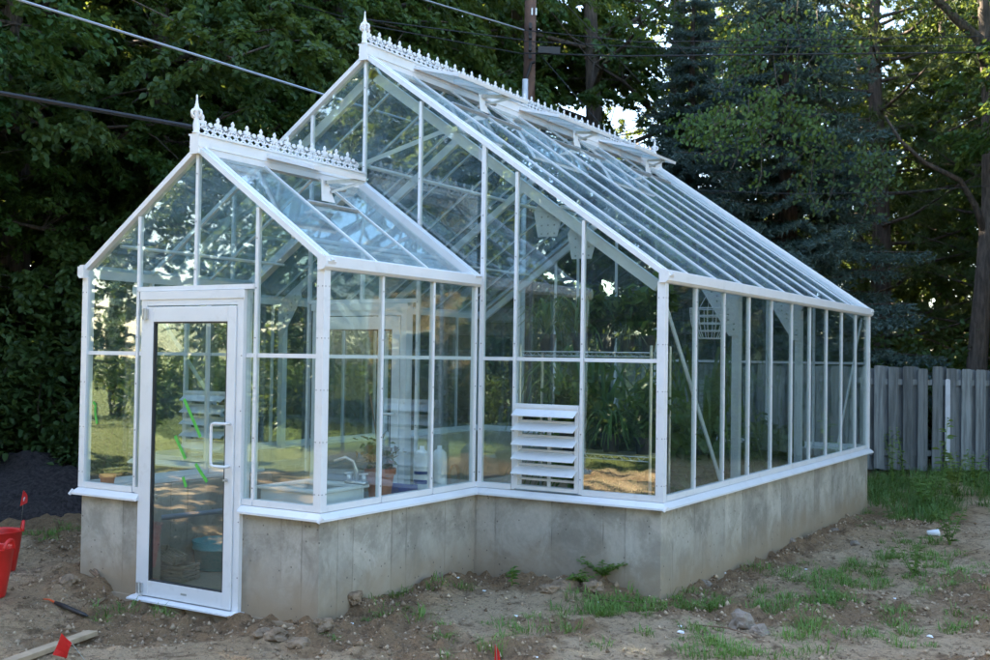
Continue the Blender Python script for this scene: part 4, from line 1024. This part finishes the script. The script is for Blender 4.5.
for i, (u, v, s, lab) in enumerate([(742, 629, .12, 'largest tan stone on the bare ground in front of the right corner'), (761, 634, .065, 'smaller stone touching the largest stone near the right corner'),
    (566, 586, .12, 'brown clod banked against the concrete under the louvre'), (593, 592, .10, 'clod just right of the one under the louvre'), (548, 592, .07, 'small clod left of the bank under the louvre'), (300, 638, .09, 'clod at the foot of the annex front corner'), (276, 634, .07, 'clod left of the annex front corner'),
    (262, 632, .06, 'small clod right of the door threshold'), (322, 633, .07, 'clod under the right edge of the annex corner'), (355, 613, .07, 'clod along the annex side wall'), (835, 531, .05, 'grey stone by the side wall'), (855, 545, .055, 'stone on the dirt right of the side wall'), (68, 583, .07, 'dark clod at the left annex corner'),
    (110, 594, .07, 'clod in front of the left annex wall'), (705, 585, .05, 'stone near the main right corner'), (790, 545, .05, 'stone below the middle of the side wall')]):
    rock(G(u, v), s, 'stone' if 'stone' in lab else 'soil_clod', M_ROCK if 'stone' in lab else M_CLOD, lab, 'stone' if 'stone' in lab else 'clod', 'stones and clods on the bare ground', 40+i)
GSC = 'white scraps lying on the dirt'
for i, (u, v, s, lab) in enumerate([(484, 594, .018, 'small white scrap by the inner corner'), (516, 618, .014, 'white scrap below the annex side wall'), (681, 633, .024, 'white scrap at the bottom right of the main corner'), (680, 627, .018, 'white chip above the larger scrap'), (535, 657, .016, 'white scrap at the bottom edge'),
    (458, 583, .018, 'white pebble on the bank beside the annex'), (725, 575, .016, 'white chip below the side wall'), (895, 597, .016, 'white chip in the grass at the right'), (930, 637, .018, 'white chip at the lower right'), (806, 570, .014, 'white chip among the grass below the wall'), (598, 600, .016, 'white chip on the clods under the louvre'), (352, 624, .014, 'white chip near the annex corner')]):
    rock(G(u, v), s, 'paper_scrap', M_FOAM, lab, 'scrap', GSC, 140+i, .4)
# dead twigs dug up at the annex corner
for i, (u0, v0, u1, v1, lab) in enumerate([(84, 578, 98, 592, 'broken root standing at the left annex corner'), (90, 577, 105, 596, 'second broken root at the left annex corner'), (92, 592, 108, 599, 'pale chip of wood below the broken roots'), (690, 625, 760, 640, 'long thin twig in front of the stones'), (950, 560, 985, 548, 'dry twig on the dirt at the right edge'), (600, 601, 655, 607, 'root lying along the wall base')]):
    a, b = G(u0, v0)+Vector((0, 0, .05 if i < 2 else .012)), G(u1, v1)+Vector((0, 0, .012)); m = MB(); c = a.lerp(b, .5)+Vector((.02, .02, .02)); rr_ = .018 if i < 2 else (.014 if i == 2 else .006)
    m.tube([a, c, b], [rr_*.6, rr_, rr_*.5], 6); tag(m.build('dead_twig', M_STICK), lab, 'twig', 'twigs and roots on the ground')
# pebbles as one mass
r = np.random.default_rng(5); n = 34000; u = r.uniform(-3, 6.3, n); v = r.uniform(-4, 6, n); ok = ~((np.abs(u) < XM+.02) & (v > -.02) & (v < YB)) & ~((np.abs(u) < XA+.03) & (v > YA-.06) & (v < .1))
u, v = u[ok], v[ok]; z = ground_z(u, v); s = .004+.016*r.random(len(u))**6+.016*clodness(u, v)*r.random(len(u))**2.5
octv = np.array([(1, 0, 0), (-1, 0, 0), (0, 1, 0), (0, -1, 0), (0, 0, 1), (0, 0, -1)], float); tri = np.array([(0, 2, 4), (2, 1, 4), (1, 3, 4), (3, 0, 4), (2, 0, 5), (1, 2, 5), (3, 1, 5), (0, 3, 5)])
V = np.stack([u, v, z+s*.3], 1)[:, None]+octv[None]*s[:, None, None]*r.uniform(.5, 1.25, (len(u), 6, 1)); F = (tri[None]+6*np.arange(len(u))[:, None, None]).reshape(-1, 3)
tag(npmesh('pebbles', V.reshape(-1, 3), F, M_CRUMB), 'crumbs of soil and pebbles scattered over the bare ground', 'pebbles', kind='stuff')
# bits of dry straw and root
r = np.random.default_rng(6); n = 2600; u = r.uniform(-3, 6.3, n); v = r.uniform(-4, 6, n); ok = ~((np.abs(u) < XM+.05) & (v > -.05) & (v < YB)) & ~((np.abs(u) < XA+.05) & (v > YA-.08) & (v < .1)); u, v = u[ok], v[ok]; az = r.uniform(0, 6.283, len(u)); ln = r.uniform(.02, .10, len(u))
d = np.stack([np.cos(az), np.sin(az), r.normal(size=len(u))*.12], 1); V, F = blades(np.stack([u, v, ground_z(u, v)+.008], 1), d, ln, np.full(len(u), .0045), r)
tag(npmesh('dry_straw', V, F, M_STRAW), 'dry straw and root bits scattered on the bare soil', kind='stuff')
# ------------------------------------------------------------------ grass and weeds
def grassy(name, pts, hmin, hmax, per, spread, mat, label, seed, wd=.0065):
    r = np.random.default_rng(seed); C = np.array(pts); sz = r.uniform(.35, 1.25, len(C)); ii = np.repeat(np.arange(len(C)), np.maximum(8, (per*sz).astype(int))); a = r.uniform(0, 6.283, len(ii)); q = spread*sz[ii]*r.random(len(ii))**.8
    P = C[ii]+np.stack([np.cos(a)*q, np.sin(a)*q], 1)
    ok = ~((np.abs(P[:, 0]) < XM+.015) & (P[:, 1] > -.015) & (P[:, 1] < YB+.02)) & ~((np.abs(P[:, 0]) < XA+.02) & (P[:, 1] > YA-.05) & (P[:, 1] < .1)); P = P[ok]; a = a[ok]; ii = ii[ok]
    z = ground_z(P[:, 0], P[:, 1])-.004; n = len(P); h = (hmin+(hmax-hmin)*r.random(n)**1.3)*sz[ii]; az = a+r.normal(size=n)*.9; ln = r.uniform(.4, 1.5, n); w = wd*r.uniform(.6, 1.2, n)
    d = np.stack([np.cos(az), np.sin(az), 0*az], 1); s = np.stack([-np.sin(az), np.cos(az), 0*az], 1)*w[:, None]*.5
    b = np.stack([P[:, 0], P[:, 1], z], 1); up = np.array([0, 0, 1.])
    m1 = b+d*(h*ln*.3)[:, None]+up*(h*.55)[:, None]; m2 = b+d*(h*ln*1.0)[:, None]+up*(h*(.98-.42*ln))[:, None]
    V = np.stack([b-s, b+s, m1+s*.85, m1-s*.85, m2+s*.15, m2-s*.15], 1).reshape(-1, 3); k = np.arange(n)[:, None]*6
    F = np.concatenate([k+np.array([[0, 1, 2, 3]]), k+np.array([[3, 2, 4, 5]])], 1).reshape(-1, 4)
    tag(npmesh(name, V, F, mat), label, 'grass', kind='stuff')
r = np.random.default_rng(31)
PT = []
def patch(u, v, ru, rv, n):
    for _ in range(n):
        a = r.uniform(0, 6.283); q = math.sqrt(r.random()); p = G(u+ru*q*math.cos(a), v+rv*q*math.sin(a)); PT.append((p.x, p.y))
for a in [(640, 607, 62, 8, 34), (600, 612, 22, 5, 12), (690, 605, 30, 7, 14), (770, 604, 22, 10, 8), (845, 583, 40, 12, 30), (900, 565, 50, 14, 34), (915, 545, 35, 12, 18), (830, 600, 35, 10, 16), (960, 575, 40, 22, 16), (745, 655, 60, 6, 10), (920, 625, 60, 14, 10), (560, 615, 30, 16, 3), (393, 593, 9, 4, 6), (700, 640, 50, 12, 5),
          (100, 620, 10, 4, 3), (65, 530, 18, 5, 8), (45, 540, 20, 8, 5), (470, 630, 60, 16, 4), (830, 640, 50, 14, 8), (150, 612, 30, 6, 3), (785, 575, 20, 8, 6), (880, 520, 30, 10, 14)]: patch(*a)
for _ in range(70):
    p = G(r.uniform(330, 990), r.uniform(560, 658)); PT.append((p.x, p.y))
grassy('grass', PT, .025, .115, 42, .10, M_GRASS, 'short tufts of green grass growing on the bare soil', 3)
PT = []
for a in [(905, 500, 40, 14, 36), (960, 490, 45, 14, 34), (885, 485, 22, 7, 30), (945, 478, 60, 6, 50), (930, 515, 30, 10, 26), (60, 472, 60, 4, 60), (1010, 500, 30, 20, 24)]: patch(*a)
grassy('tall_grass', PT, .07, .30, 48, .17, M_WEED, 'taller rank grass along the foot of the fence', 4, .009)
def weed(u, v, H, n, label, seed, spread=.18, leaf=.09):
    r = np.random.default_rng(seed); p = G(u, v); e = empty('weed_plant', p, label, 'weed', 'weeds growing round the greenhouse'); m = MB(); C = []; D = []
    for i in range(n):
        a = r.uniform(0, 6.283); t = Vector((math.cos(a)*spread*r.uniform(.3, 1), math.sin(a)*spread*r.uniform(.3, 1), H*r.uniform(.6, 1))); pts = [p, p+t*.5+Vector((0, 0, H*.1)), p+t]; m.tube(pts, [.005, .004, .002], 4)
        for k in range(12):
            q = .12+.88*k/11; C.append(np.array((p+t*q)+Vector((0, 0, H*.2*q*(1-q))))); a2 = k*2.4+r.uniform(-.3, .3); D.append((math.cos(a2), math.sin(a2), .25))
    C = np.array(C); D = np.array(D); V, F = leaf_quads(C, D, np.array([0, 0, 1.])+r.normal(size=C.shape)*.25, leaf*r.uniform(.6, 1.2, len(C)), leaf*.42*r.uniform(.7, 1.2, len(C)))
    m.build('stem', M_GRASS, e); npmesh('foliage', V-np.array(wloc(e)), F, M_WEED, e)
for i, (u, v, H, n, lab, sp, lf) in enumerate([(943, 506, 1.25, 3, 'tallest leafy weed in front of the fence', .10, .13), (925, 512, .62, 9, 'bushy weed at the foot of the fence', .35, .10), (955, 500, .7, 8, 'weed right of the tallest weed', .3, .10), (893, 488, 1.0, 4, 'thin stemmed weed against the fence beside the greenhouse', .18, .08), (905, 484, .9, 4, 'second thin stemmed weed against the fence', .2, .08), (975, 492, .6, 8, 'weed by the fence at the right edge', .3, .09),
    (512, 586, .20, 3, 'thin weed standing in the inner corner', .06, .06), (575, 585, .13, 7, 'broad leaved weed against the wall under the louvre', .20, .06), (603, 591, .15, 9, 'grassy weed against the wall right of the louvre', .24, .055), (915, 577, .30, 7, 'weed tuft on the open ground at the right', .22, .06), (838, 513, .22, 4, 'small weed by the far end of the side wall', .1, .06), (950, 545, .40, 6, 'weed on the open ground near the cup', .2, .07), (393, 592, .10, 6, 'small green tuft beside the annex side wall', .08, .05)]):
    weed(u, v, H, n, lab, 200+i, sp, lf)
# ------------------------------------------------------------------ things inside the greenhouse
e = empty('utility_sink', (.85, -1.62, 0), 'white utility sink behind the front corner panes of the annex', 'sink')
m = MB(); x0, x1, y0, y1, zt = .50, 1.06, -1.80, -1.28, .87
m.box(x0, x1, y0, y0+.03, .58, zt-.001); m.box(x0, x1, y1-.03, y1, .58, zt-.001); m.box(x0, x0+.03, y0+.0305, y1-.0305, .58, zt-.001); m.box(x1-.03, x1, y0+.0305, y1-.0305, .58, zt-.001); m.box(x0, x1, y0, y1, .55, .579)
for q in ((x0-.025, x1+.025, y0-.025, y0+.035), (x0-.025, x1+.025, y1-.065, y1+.035)): m.box(*q, zt, zt+.025)
for q in ((x0-.025, x0+.035), (x1-.035, x1+.025)): m.box(*q, y0+.0355, y1-.0655, zt, zt+.025)
B_ = m.build('basin', M_WHITEPL, e, bevel=.006)
for x in (x0+.03, x1-.03):
    for y in (y0+.03, y1-.03): part('leg', M_STEEL, e, lambda q: q.tube([(x, y, 0), (x, y, .55)], .015, 8))
fx, fy, fz = 1.0, y1-.02, zt+.025; m = MB(); m.box(fx-.09, fx+.09, fy-.03, fy+.03, fz, fz+.02)
m.tube([(fx, fy, fz+.02), (fx, fy, fz+.10), (fx-.02, fy-.02, fz+.17), (fx-.06, fy-.06, fz+.20), (fx-.12, fy-.12, fz+.17)], .013, 8)
for d in (-.07, .07): m.tube([(fx+d, fy, fz+.02), (fx+d, fy, fz+.07)], .018, 8); m.tube([(fx+d-.03, fy-.02, fz+.075), (fx+d+.03, fy+.01, fz+.08)], .008, 6)
m.build('faucet', M_STEEL, e, smooth=True)
e = empty('potting_bench', (.86, -.7, 0), 'grey slatted potting bench along the annex side panes', 'bench')
m = MB()
for k in range(4): m.box(.66+.105*k, .755+.105*k, -1.25, -.12, .74, .76)
m.build('bench_top', M_FENCE, e)
for x in (.69, 1.03):
    for y in (-1.2, -.18): part('leg', M_FENCE, e, lambda q: q.box(x-.02, x+.02, y-.02, y+.02, 0, .74))
def pot(x, y, z, R, H, mat, label, name='flower_pot', kind=None, seed=1, ph=.3, n=160, lf=.06, pm=M_HOUSEPL, spread=.2, cat='pot plant'):
    e = empty(name, (x, y, z), label, cat, 'potted plants inside the greenhouse')
    m = MB(); m.lathe((x, y, z), [(R*.7, 0), (R*.92, H*.78), (R*1.04, H*.785), (R*1.06, H), (R*.95, H), (R*.9, H*.86), (.001, H*.86)], 20); m.build('pot', mat, e, smooth=False)
    if not kind: return
    r = np.random.default_rng(seed); sm = MB()
    if kind == 'leafy':
        C = []
        for i in range(9):
            a = r.uniform(0, 6.28); tp = Vector((x+math.cos(a)*spread*r.uniform(.3, 1), y+math.sin(a)*spread*r.uniform(.3, 1), z+H+ph*r.uniform(.5, 1))); q = Vector((x, y, z+H*.85)); sm.tube([q, q.lerp(tp, .5)+Vector((0, 0, .03)), tp], .004, 4)
            for _ in range(n//9): C.append(np.array(q.lerp(tp, r.uniform(.4, 1.05)))+r.normal(size=3)*spread*.22)
        C = np.array(C); V, F = leaf_quads(C, r.normal(size=C.shape)+[0, 0, -.2], np.array([0, 0, 1.])+r.normal(size=C.shape)*.4, lf*r.uniform(.6, 1.3, len(C)), lf*.75*r.uniform(.6, 1.3, len(C)))
    else:
        V = []; F = []; nb = n
        for i in range(nb):
            a = r.uniform(0, 6.28); L_ = spread*r.uniform(.6, 1.1)*1.6; up = r.uniform(.3, 1.0)*ph; s = np.array([-math.sin(a), math.cos(a), 0])*lf*.5; b0 = len(V)
            for k in range(6):
                t = k/5; c = np.array([x+math.cos(a)*L_*t, y+math.sin(a)*L_*t, z+H*.85+up*math.sin(t*2.3)*1.2-L_*.5*t*t]); w_ = s*(1-.85*t)*(.5+t if t < .4 else 1); V += [c-s*0-w_, c+w_]
            for k in range(5): F.append((b0+2*k, b0+2*k+1, b0+2*k+3, b0+2*k+2))
        V = np.array(V); F = np.array(F)
    if sm.v: sm.build('stem', M_GRASS, e)
    npmesh('foliage', V-np.array(wloc(e)), F, pm, e)
pot(.98, -.98, .76, .118, .23, M_TERRA, 'reddish leafy plant in a terracotta pot on the bench behind the annex side glass', 'potted_plant', 'leafy', 3, .20, 150, .06, M_AUTUMN, .17)
m = MB(); m.tube([(.98, -.98, .95), (.95, -1.0, 1.25), (.90, -1.02, 1.55)], .005, 6); tag(m.build('plant_stake', M_STICK), 'thin cane standing in the terracotta pot', 'cane')
for i, (x, y, lab) in enumerate([(.94, -.36, 'white plastic jug with blue bands, left one of the pair'), (1.02, -.22, 'white plastic jug, right one of the pair beside the wire coil')]):
    e = empty('plastic_jug', (x, y, .76), lab, 'jug', 'white jugs on the bench'); m = MB()
    m.lathe((x, y, .76), [(.06, 0), (.068, .02), (.068, .25), (.06, .30), (.035, .325), (.022, .33), (.022, .36)], 20, 1.0, .8); m.build('bottle', M_WHITEPL, e, smooth=True)
    m = MB(); m.lathe((x, y, .76), [(.0695, .05), (.0695, .085)], 20, 1.0, .8, cap=False); m.lathe((x, y, .76), [(.0695, .13), (.0695, .155)], 20, 1.0, .8, cap=False); m.build('band', M_BLUEPL if i == 0 else M_WHITEPL, e)
m = MB(); cx_, cy_ = 1.10, -.10
for k in range(3): m.tube([(cx_+.01*k, cy_-.03*k+.10*math.cos(t)*.7, .86+.10*math.sin(t)) for t in np.linspace(0, 6.283, 25)], .0035, 5)
tag(m.build('wire_coil', M_STICK), 'coil of brown wire leaning in the annex corner beside the jugs', 'wire coil')
e = empty('seed_tray', (.80, -.62, .76), 'dark blue seed tray on the bench left of the jugs', 'tray'); m = MB(); m.box(.70, 1.0, -.76, -.50, .76, .772)
for q in ((.70, .71, -.76, -.50), (.99, 1.0, -.76, -.50), (.7105, .9895, -.76, -.75), (.7105, .9895, -.51, -.50)): m.box(*q, .7725, .815)
m.build('tray_body', M_BLUEPL, e)
# by the door
TUBP, GTUB, CRT = atz(219, 568, 0), atz(181, 549, 0), atz(176, 579, 0)
e = empty('teal_tub', (TUBP.x, TUBP.y, 0), 'teal plastic tub on the floor behind the door glass', 'tub'); m = MB(); m.lathe((TUBP.x, TUBP.y, 0), [(.18, 0), (.19, .01), (.21, .17), (.23, .175), (.23, .195), (.22, .2), (.235, .245), (.22, .245), (.20, .03), (.001, .03)], 28); m.build('tub_body', M_TEAL, e, smooth=True)
e = empty('grey_tub', (GTUB.x, GTUB.y, 0), 'grey plastic tub behind the wooden crate inside the door', 'tub'); m = MB(); m.lathe((GTUB.x, GTUB.y, 0), [(.16, 0), (.20, .25), (.22, .255), (.22, .28), (.19, .28), (.16, .03), (.001, .03)], 28); m.build('tub_body', M_GREYPL, e, smooth=True)
def slatbox(x, y, z, w, d, h, rot, label, tilt=0):
    e = empty('slatted_crate', (x, y, z), label, 'crate', 'wooden crates inside the door'); Rm = Matrix.Rotation(rot, 3, 'Z') @ Matrix.Rotation(tilt, 3, 'Y'); m = MB(); n = 4
    for k in range(n):
        zz = h*(k+.5)/n
        for a, b in (((-w/2, -d/2), (w/2, -d/2)), ((-w/2, d/2), (w/2, d/2)), ((-w/2, -d/2), (-w/2, d/2)), ((w/2, -d/2), (w/2, d/2))):
            o = .007*(a[0] == b[0]); A, Bq = Rm @ Vector((*a, zz+o)), Rm @ Vector((*b, zz+o)); m.beam(Vector((x, y, z))+A, Vector((x, y, z))+Bq, .012, h/n*.5)
    m.build('slats', M_CRATE, e); m = MB()
    for sx in (-1, 1):
        for sy in (-1, 1): A = Rm @ Vector((sx*(w/2-.015), sy*(d/2-.015), 0)); Bq = Rm @ Vector((sx*(w/2-.015), sy*(d/2-.015), h)); m.beam(Vector((x, y, z))+A, Vector((x, y, z))+Bq, .02, .02, (1, 0, 0))
    for k in range(4): A = Rm @ Vector((-w/2, -d/2+d*(k+.5)/4, .005)); Bq = Rm @ Vector((w/2, -d/2+d*(k+.5)/4, .005)); m.beam(Vector((x, y, z))+A, Vector((x, y, z))+Bq, .04, .008)
    m.build('frame', M_CRATE, e)
slatbox(CRT.x, CRT.y, 0, .30, .22, .13, .15, 'slatted wooden crate on the floor behind the door')
slatbox(CRT.x-.12, CRT.y+.03, .135, .20, .14, .09, .2, 'tilted slatted crate lying on the larger crate', .35)
m = MB(); m.tube([(-.92, -1.75, .50), (-.90, -.2, .46)], .022, 10); tag(m.build('grey_pipe', M_GREYPL), 'grey pipe fixed along the inside of the annex left wall', 'pipe')
m = MB()
for k in range(5): m.tube([(TUBP.x+.12+.13*math.cos(t)*(1-.03*k), TUBP.y+.48+.13*math.sin(t), .36+.022*k) for t in np.linspace(0, 6.283, 21)], .011, 6)
tag(m.build('garden_hose', plain('green_hose', (.05, .30, .10), .5)), 'coiled green hose on the bucket behind the teal tub', 'hose')
e = empty('yellow_bucket', (TUBP.x+.12, TUBP.y+.48, 0), 'yellow bucket carrying the coiled hose inside the door', 'bucket'); m = MB(); m.lathe((TUBP.x+.12, TUBP.y+.48, 0), [(.12, 0), (.15, .33), (.16, .335), (.16, .35), (.001, .35)], 24); m.build('bucket_body', plain('yellow_plastic', (.55, .42, .06), .5), e, smooth=True)
pot(-1.06, -1.90, ZS-.03, .062, .13, M_ORANGE, 'orange flower pot on the wall ledge behind the left annex pane', 'flower_pot', cat='flower pot')
# wire shelf with plants
e = empty('wire_shelf', (1.98, .72, 0), 'chrome wire shelf behind the right gable panes', 'shelf'); X0, X1, Y0, Y1 = 1.36, 2.60, .52, .92
for x in (X0, X1):
    for y in (Y0, Y1): part('shelf_post', M_STEEL, e, lambda q: q.tube([(x, y, 0), (x, y, 1.98)], .013, 10))
for z in (.30, 1.06, 1.92):
    m = MB()
    for y in (Y0, Y1):
        m.tube([(X0, y, z), (X1, y, z)], .005, 6); m.tube([(X0, y, z-.035), (X1, y, z-.035)], .004, 6); k = 0; x = X0
        while x < X1-.04: m.tube([(x, y, z-.035 if k % 2 else z), (x+.04, y, z if k % 2 else z-.035)], .003, 4); x += .04; k += 1
    for x in (X0, X1): m.tube([(x, Y0, z), (x, Y1, z)], .005, 6)
    for k in range(1, 48): xx = X0+(X1-X0)*k/48; m.tube([(xx, Y0, z+.004), (xx, Y1, z+.004)], .0022, 4)
    m.build('wire_deck', M_STEEL, e)
pot(2.30, .70, 1.926, .075, .14, M_BLACK, 'pale grassy plant on the top wire shelf', 'potted_plant', 'strap', 4, .14, 70, .012, M_PALE, .17)
pot(1.85, .72, 1.926, .09, .16, M_BLACK, 'arching green plant in the middle of the top wire shelf', 'potted_plant', 'strap', 5, .40, 44, .05, M_HOUSEPL, .26)
pot(2.48, .74, 1.926, .07, .14, M_BLACK, 'leafy plant at the right end of the top wire shelf', 'potted_plant', 'leafy', 6, .45, 330, .10, M_HOUSEPL, .2)
pot(1.52, .72, 1.926, .08, .15, M_BLACK, 'broad leaved plant at the left end of the top wire shelf', 'potted_plant', 'strap', 7, .34, 40, .05, M_HOUSEPL, .22)
pot(2.15, .72, 1.066, .09, .16, M_BLACK, 'fern on the middle wire shelf behind the right gable pane', 'potted_plant', 'strap', 8, .26, 130, .035, M_HOUSEPL, .24)
pot(2.45, .72, 1.066, .08, .14, M_BLACK, 'bushy plant at the right end of the middle wire shelf', 'potted_plant', 'leafy', 9, .34, 360, .07, M_HOUSEPL, .2)
for i, (x, y, ph, n, lab) in enumerate([(2.15, 2.45, .7, 260, 'leafy plant on the floor behind the third side pane'), (2.1, 3.7, .8, 260, 'leafy plant on the floor behind the fifth side pane'), (2.1, 5.2, .8, 240, 'leafy plant on the floor toward the far end of the side wall'), (.6, 3.2, 1.1, 240, 'big floor plant in the middle of the greenhouse'), (1.7, 1.7, .9, 240, 'floor plant behind the wire shelf')]):
    pot(x, y, -.003, .17, .30, M_TERRA if i % 2 else M_BLACK, lab, 'potted_plant', 'leafy' if i != 3 else 'strap', 20+i, ph, n, .13 if i != 3 else .09, M_HOUSEPL, .38)
for i, (x, y, z, ph, n, sp, lf, kd, lab) in enumerate([(2.2, 1.40, -.003, 1.35, 520, .38, .13, 'leafy', 'tall bushy plant behind the right end of the wire shelf'), (1.75, 1.45, -.003, 1.5, 520, .42, .14, 'leafy', 'tall bushy plant behind the louvre'),
    (1.35, 1.9, -.003, 1.7, 60, .55, .07, 'strap', 'tall palm behind the narrow gable pane'), (2.25, 3.0, -.003, 1.0, 380, .34, .12, 'leafy', 'bushy floor plant beside the side wall near the first post'), (2.25, 4.5, -.003, .9, 360, .34, .12, 'leafy', 'bushy floor plant beside the side wall past the second post'), (2.0, 3.3, -.003, 1.9, 60, .6, .07, 'strap', 'big palm in the middle of the greenhouse'),
    (1.75, .72, 1.066, .50, 300, .22, .09, 'leafy', 'leafy plant on the middle wire shelf behind the louvre'), (2.10, .72, 1.926, .38, 260, .20, .09, 'leafy', 'dense leafy plant between the others on the top shelf'), (2.2, .72, .306, .42, 260, .24, .08, 'leafy', 'leafy plant on the bottom wire shelf'), (2.48, .74, .306, .40, 50, .2, .03, 'strap', 'grassy plant at the right end of the bottom shelf')]):
    pot(x, y, z, .15 if z < 0 else .085, .28 if z < 0 else .15, M_BLACK, lab, 'potted_plant', kd, 60+i, ph, n, lf, M_HOUSEPL, sp)
# hanging wire basket
hb = Vector((2.55, 2.0, 2.20)); m = MB()
for z, rr_ in ((.15, .19), (.08, .185), (.01, .175), (-.06, .15), (-.13, .11)): m.tube([hb+Vector((rr_*math.cos(t), rr_*math.sin(t), z)) for t in np.linspace(0, 6.283, 21)], .0055, 4)
for k in range(14):
    a = k*.4488; m.tube([hb+Vector((q*math.cos(a), q*math.sin(a), z)) for z, q in ((.15, .19), (.01, .175), (-.06, .15), (-.13, .11), (-.135, .0))], .0045, 4)
for k in range(3): a = k*2.094; m.tube([hb+Vector((.15*math.cos(a), .15*math.sin(a), .12)), hb+Vector((0, 0, .34))], .003, 4)
tag(m.build('hanging_basket', M_WHITE2), 'empty white wire basket hanging behind the second side pane', 'basket')
# ------------------------------------------------------------------ neighbour house reflected in the glass
HO = empty('tan_house', (13.2, -20.5, gz(13.2, -20.5)), 'tan sided house across the lawn', 'house'); hx = Vector((.84, .53, 0)); hn = Vector((-.53, .84, 0)); hc = Vector((13.2, -20.5, 0))
def hp(a, b, z): return hc+hx*a+hn*b+Vector((0, 0, z))
m = MB(); m.hexa([hp(-4, -7, -.3), hp(4, -7, -.3), hp(4, 0, -.3), hp(-4, 0, -.3), hp(-4, -7, 4.4), hp(4, -7, 4.4), hp(4, 0, 4.4), hp(-4, 0, 4.4)]); m.build('wall', M_HOUSE, HO)
m = MB(); m.prism([hp(-4.4, .5, 4.3), hp(-4.4, -3.5, 6.6), hp(-4.4, -7.5, 4.3), hp(-4.4, -7.5, 4.45), hp(-4.4, -3.5, 6.8), hp(-4.4, .5, 4.45)], hx*8.8); m.build('roof', M_ROOFT, HO)
for a in (-2.6, 0, 2.6):
    m = MB(); m.hexa([hp(a-.55, .003, 1.2), hp(a+.55, .003, 1.2), hp(a+.55, .06, 1.2), hp(a-.55, .06, 1.2), hp(a-.55, .003, 2.6), hp(a+.55, .003, 2.6), hp(a+.55, .06, 2.6), hp(a-.55, .06, 2.6)]); f = m.build('window', M_WHITE, HO)
    m = MB(); m.hexa([hp(a-.46, .062, 1.29), hp(a+.46, .062, 1.29), hp(a+.46, .07, 1.29), hp(a-.46, .07, 1.29), hp(a-.46, .062, 2.51), hp(a+.46, .062, 2.51), hp(a+.46, .07, 2.51), hp(a-.46, .07, 2.51)]); m.build('pane', M_DARKGL, f)
for i, (k, x, y, sc) in enumerate([('broad', -9.2, -2.6, 1.0), ('maple', -12.5, -1.0, 1.1), ('broad', -13.5, -5.0, 1.1), ('broad', -14, 3, 1.1), ('maple', -16.5, -2.5, 1.1), ('ash', -13, 7, 1.1), ('broad', -17, 6.5, 1.15), ('broad', -13, 12, 1.15), ('maple', -17, 13, 1.15), ('broad', -10, 16, 1.1)]):  # trees added on the left to keep direct sun off the greenhouse
    plant(k, x, y, i*1.1+.2, sc, 'tree added left of the greenhouse to block the sun, outside the frame', 'added shade trees left of the greenhouse')
# trees to the right that the side wall mirrors
for i, (k, x, y, sc) in enumerate([('maple', 8.5, 16, .95), ('broad', 12, 15, .95), ('ash', 15, 12, .9), ('broad', 10.5, 20, 1), ('maple', 17, 17, .95), ('broad', 14, 22, 1), ('broad', 18.5, 8, .9), ('maple', 6.5, 20.5, .9), ('ash', 21, 13, 1), ('broad', 9.2, 12.0, 1.0), ('maple', 7.6, 17.8, 1.15), ('broad', 10.5, 14.2, 1.15), ('broad', 12.6, 18.2, 1.2), ('maple', 9.5, 23.5, 1.2), ('broad', 5.2, 24, 1.2), ('maple', 14.2, 14.6, 1.15), ('broad', 13.2, 11.2, 1.05), ('broad', 16.5, 12, 1.15), ('maple', 8.5, 19.5, 1.05)]):
    plant(k, x, y, i*1.5+.4, sc, 'tree to the right of the greenhouse outside the frame', 'trees right of the greenhouse')
for i, (k, x, y) in enumerate([('shrub', 7.6, 14.4), ('shrub', 10, 13.4), ('bush', 12.2, 12.3), ('shrub', 14, 10.4), ('shrub', 16, 8.2)]):
    plant(k, x, y, i*1.5+.4, 1.2, 'shrub to the right of the greenhouse outside the frame', 'shrubs right of the greenhouse')

# ------------------------------------------------------------------ world, sun, settings
SUN_EL, SUN_AZ = 31, -60          # azimuth measured to the right of the view direction
h = (Vector((Fv.x, Fv.y, 0)).normalized()*math.cos(R_(SUN_AZ))+Vector((math.cos(yaw), math.sin(yaw), 0))*math.sin(R_(SUN_AZ)))
sd = Vector((h.x*math.cos(R_(SUN_EL)), h.y*math.cos(R_(SUN_EL)), math.sin(R_(SUN_EL))))
sl_ = bpy.data.lights.new('sun', 'SUN'); sl_.energy = 4.8; sl_.angle = R_(.53); sl_.color = (1, .86, .64)
so = bpy.data.objects.new('sun', sl_); COL.objects.link(so); so.rotation_euler = sd.to_track_quat('Z', 'Y').to_euler(); so.location = (0, 0, 30)
w = bpy.data.worlds.new('World'); scene.world = w; w.use_nodes = True
nt = w.node_tree; nt.nodes.clear()
sky = nt.nodes.new('ShaderNodeTexSky'); sky.sky_type = 'NISHITA'; sky.sun_disc = False
sky.ozone_density = 1.0; sky.sun_elevation = R_(SUN_EL); sky.sun_rotation = math.atan2(h.x, h.y)
bg = nt.nodes.new('ShaderNodeBackground'); bg.inputs[1].default_value = .075
wo = nt.nodes.new('ShaderNodeOutputWorld'); L(nt, sky.outputs[0], bg.inputs[0]); L(nt, bg.outputs[0], wo.inputs[0])
vsx = scene.view_settings; vsx.view_transform = 'Standard'; vsx.look = 'None'; vsx.gamma = 1; vsx.use_curve_mapping = False
vsx.exposure = 3.65
cy = scene.cycles
cy.max_bounces = 14; cy.diffuse_bounces = 3; cy.glossy_bounces = 4; cy.transmission_bounces = 4; cy.transparent_max_bounces = 48
cy.use_denoising = True; cy.caustics_reflective = False; cy.caustics_refractive = False
cy.sample_clamp_indirect = 6
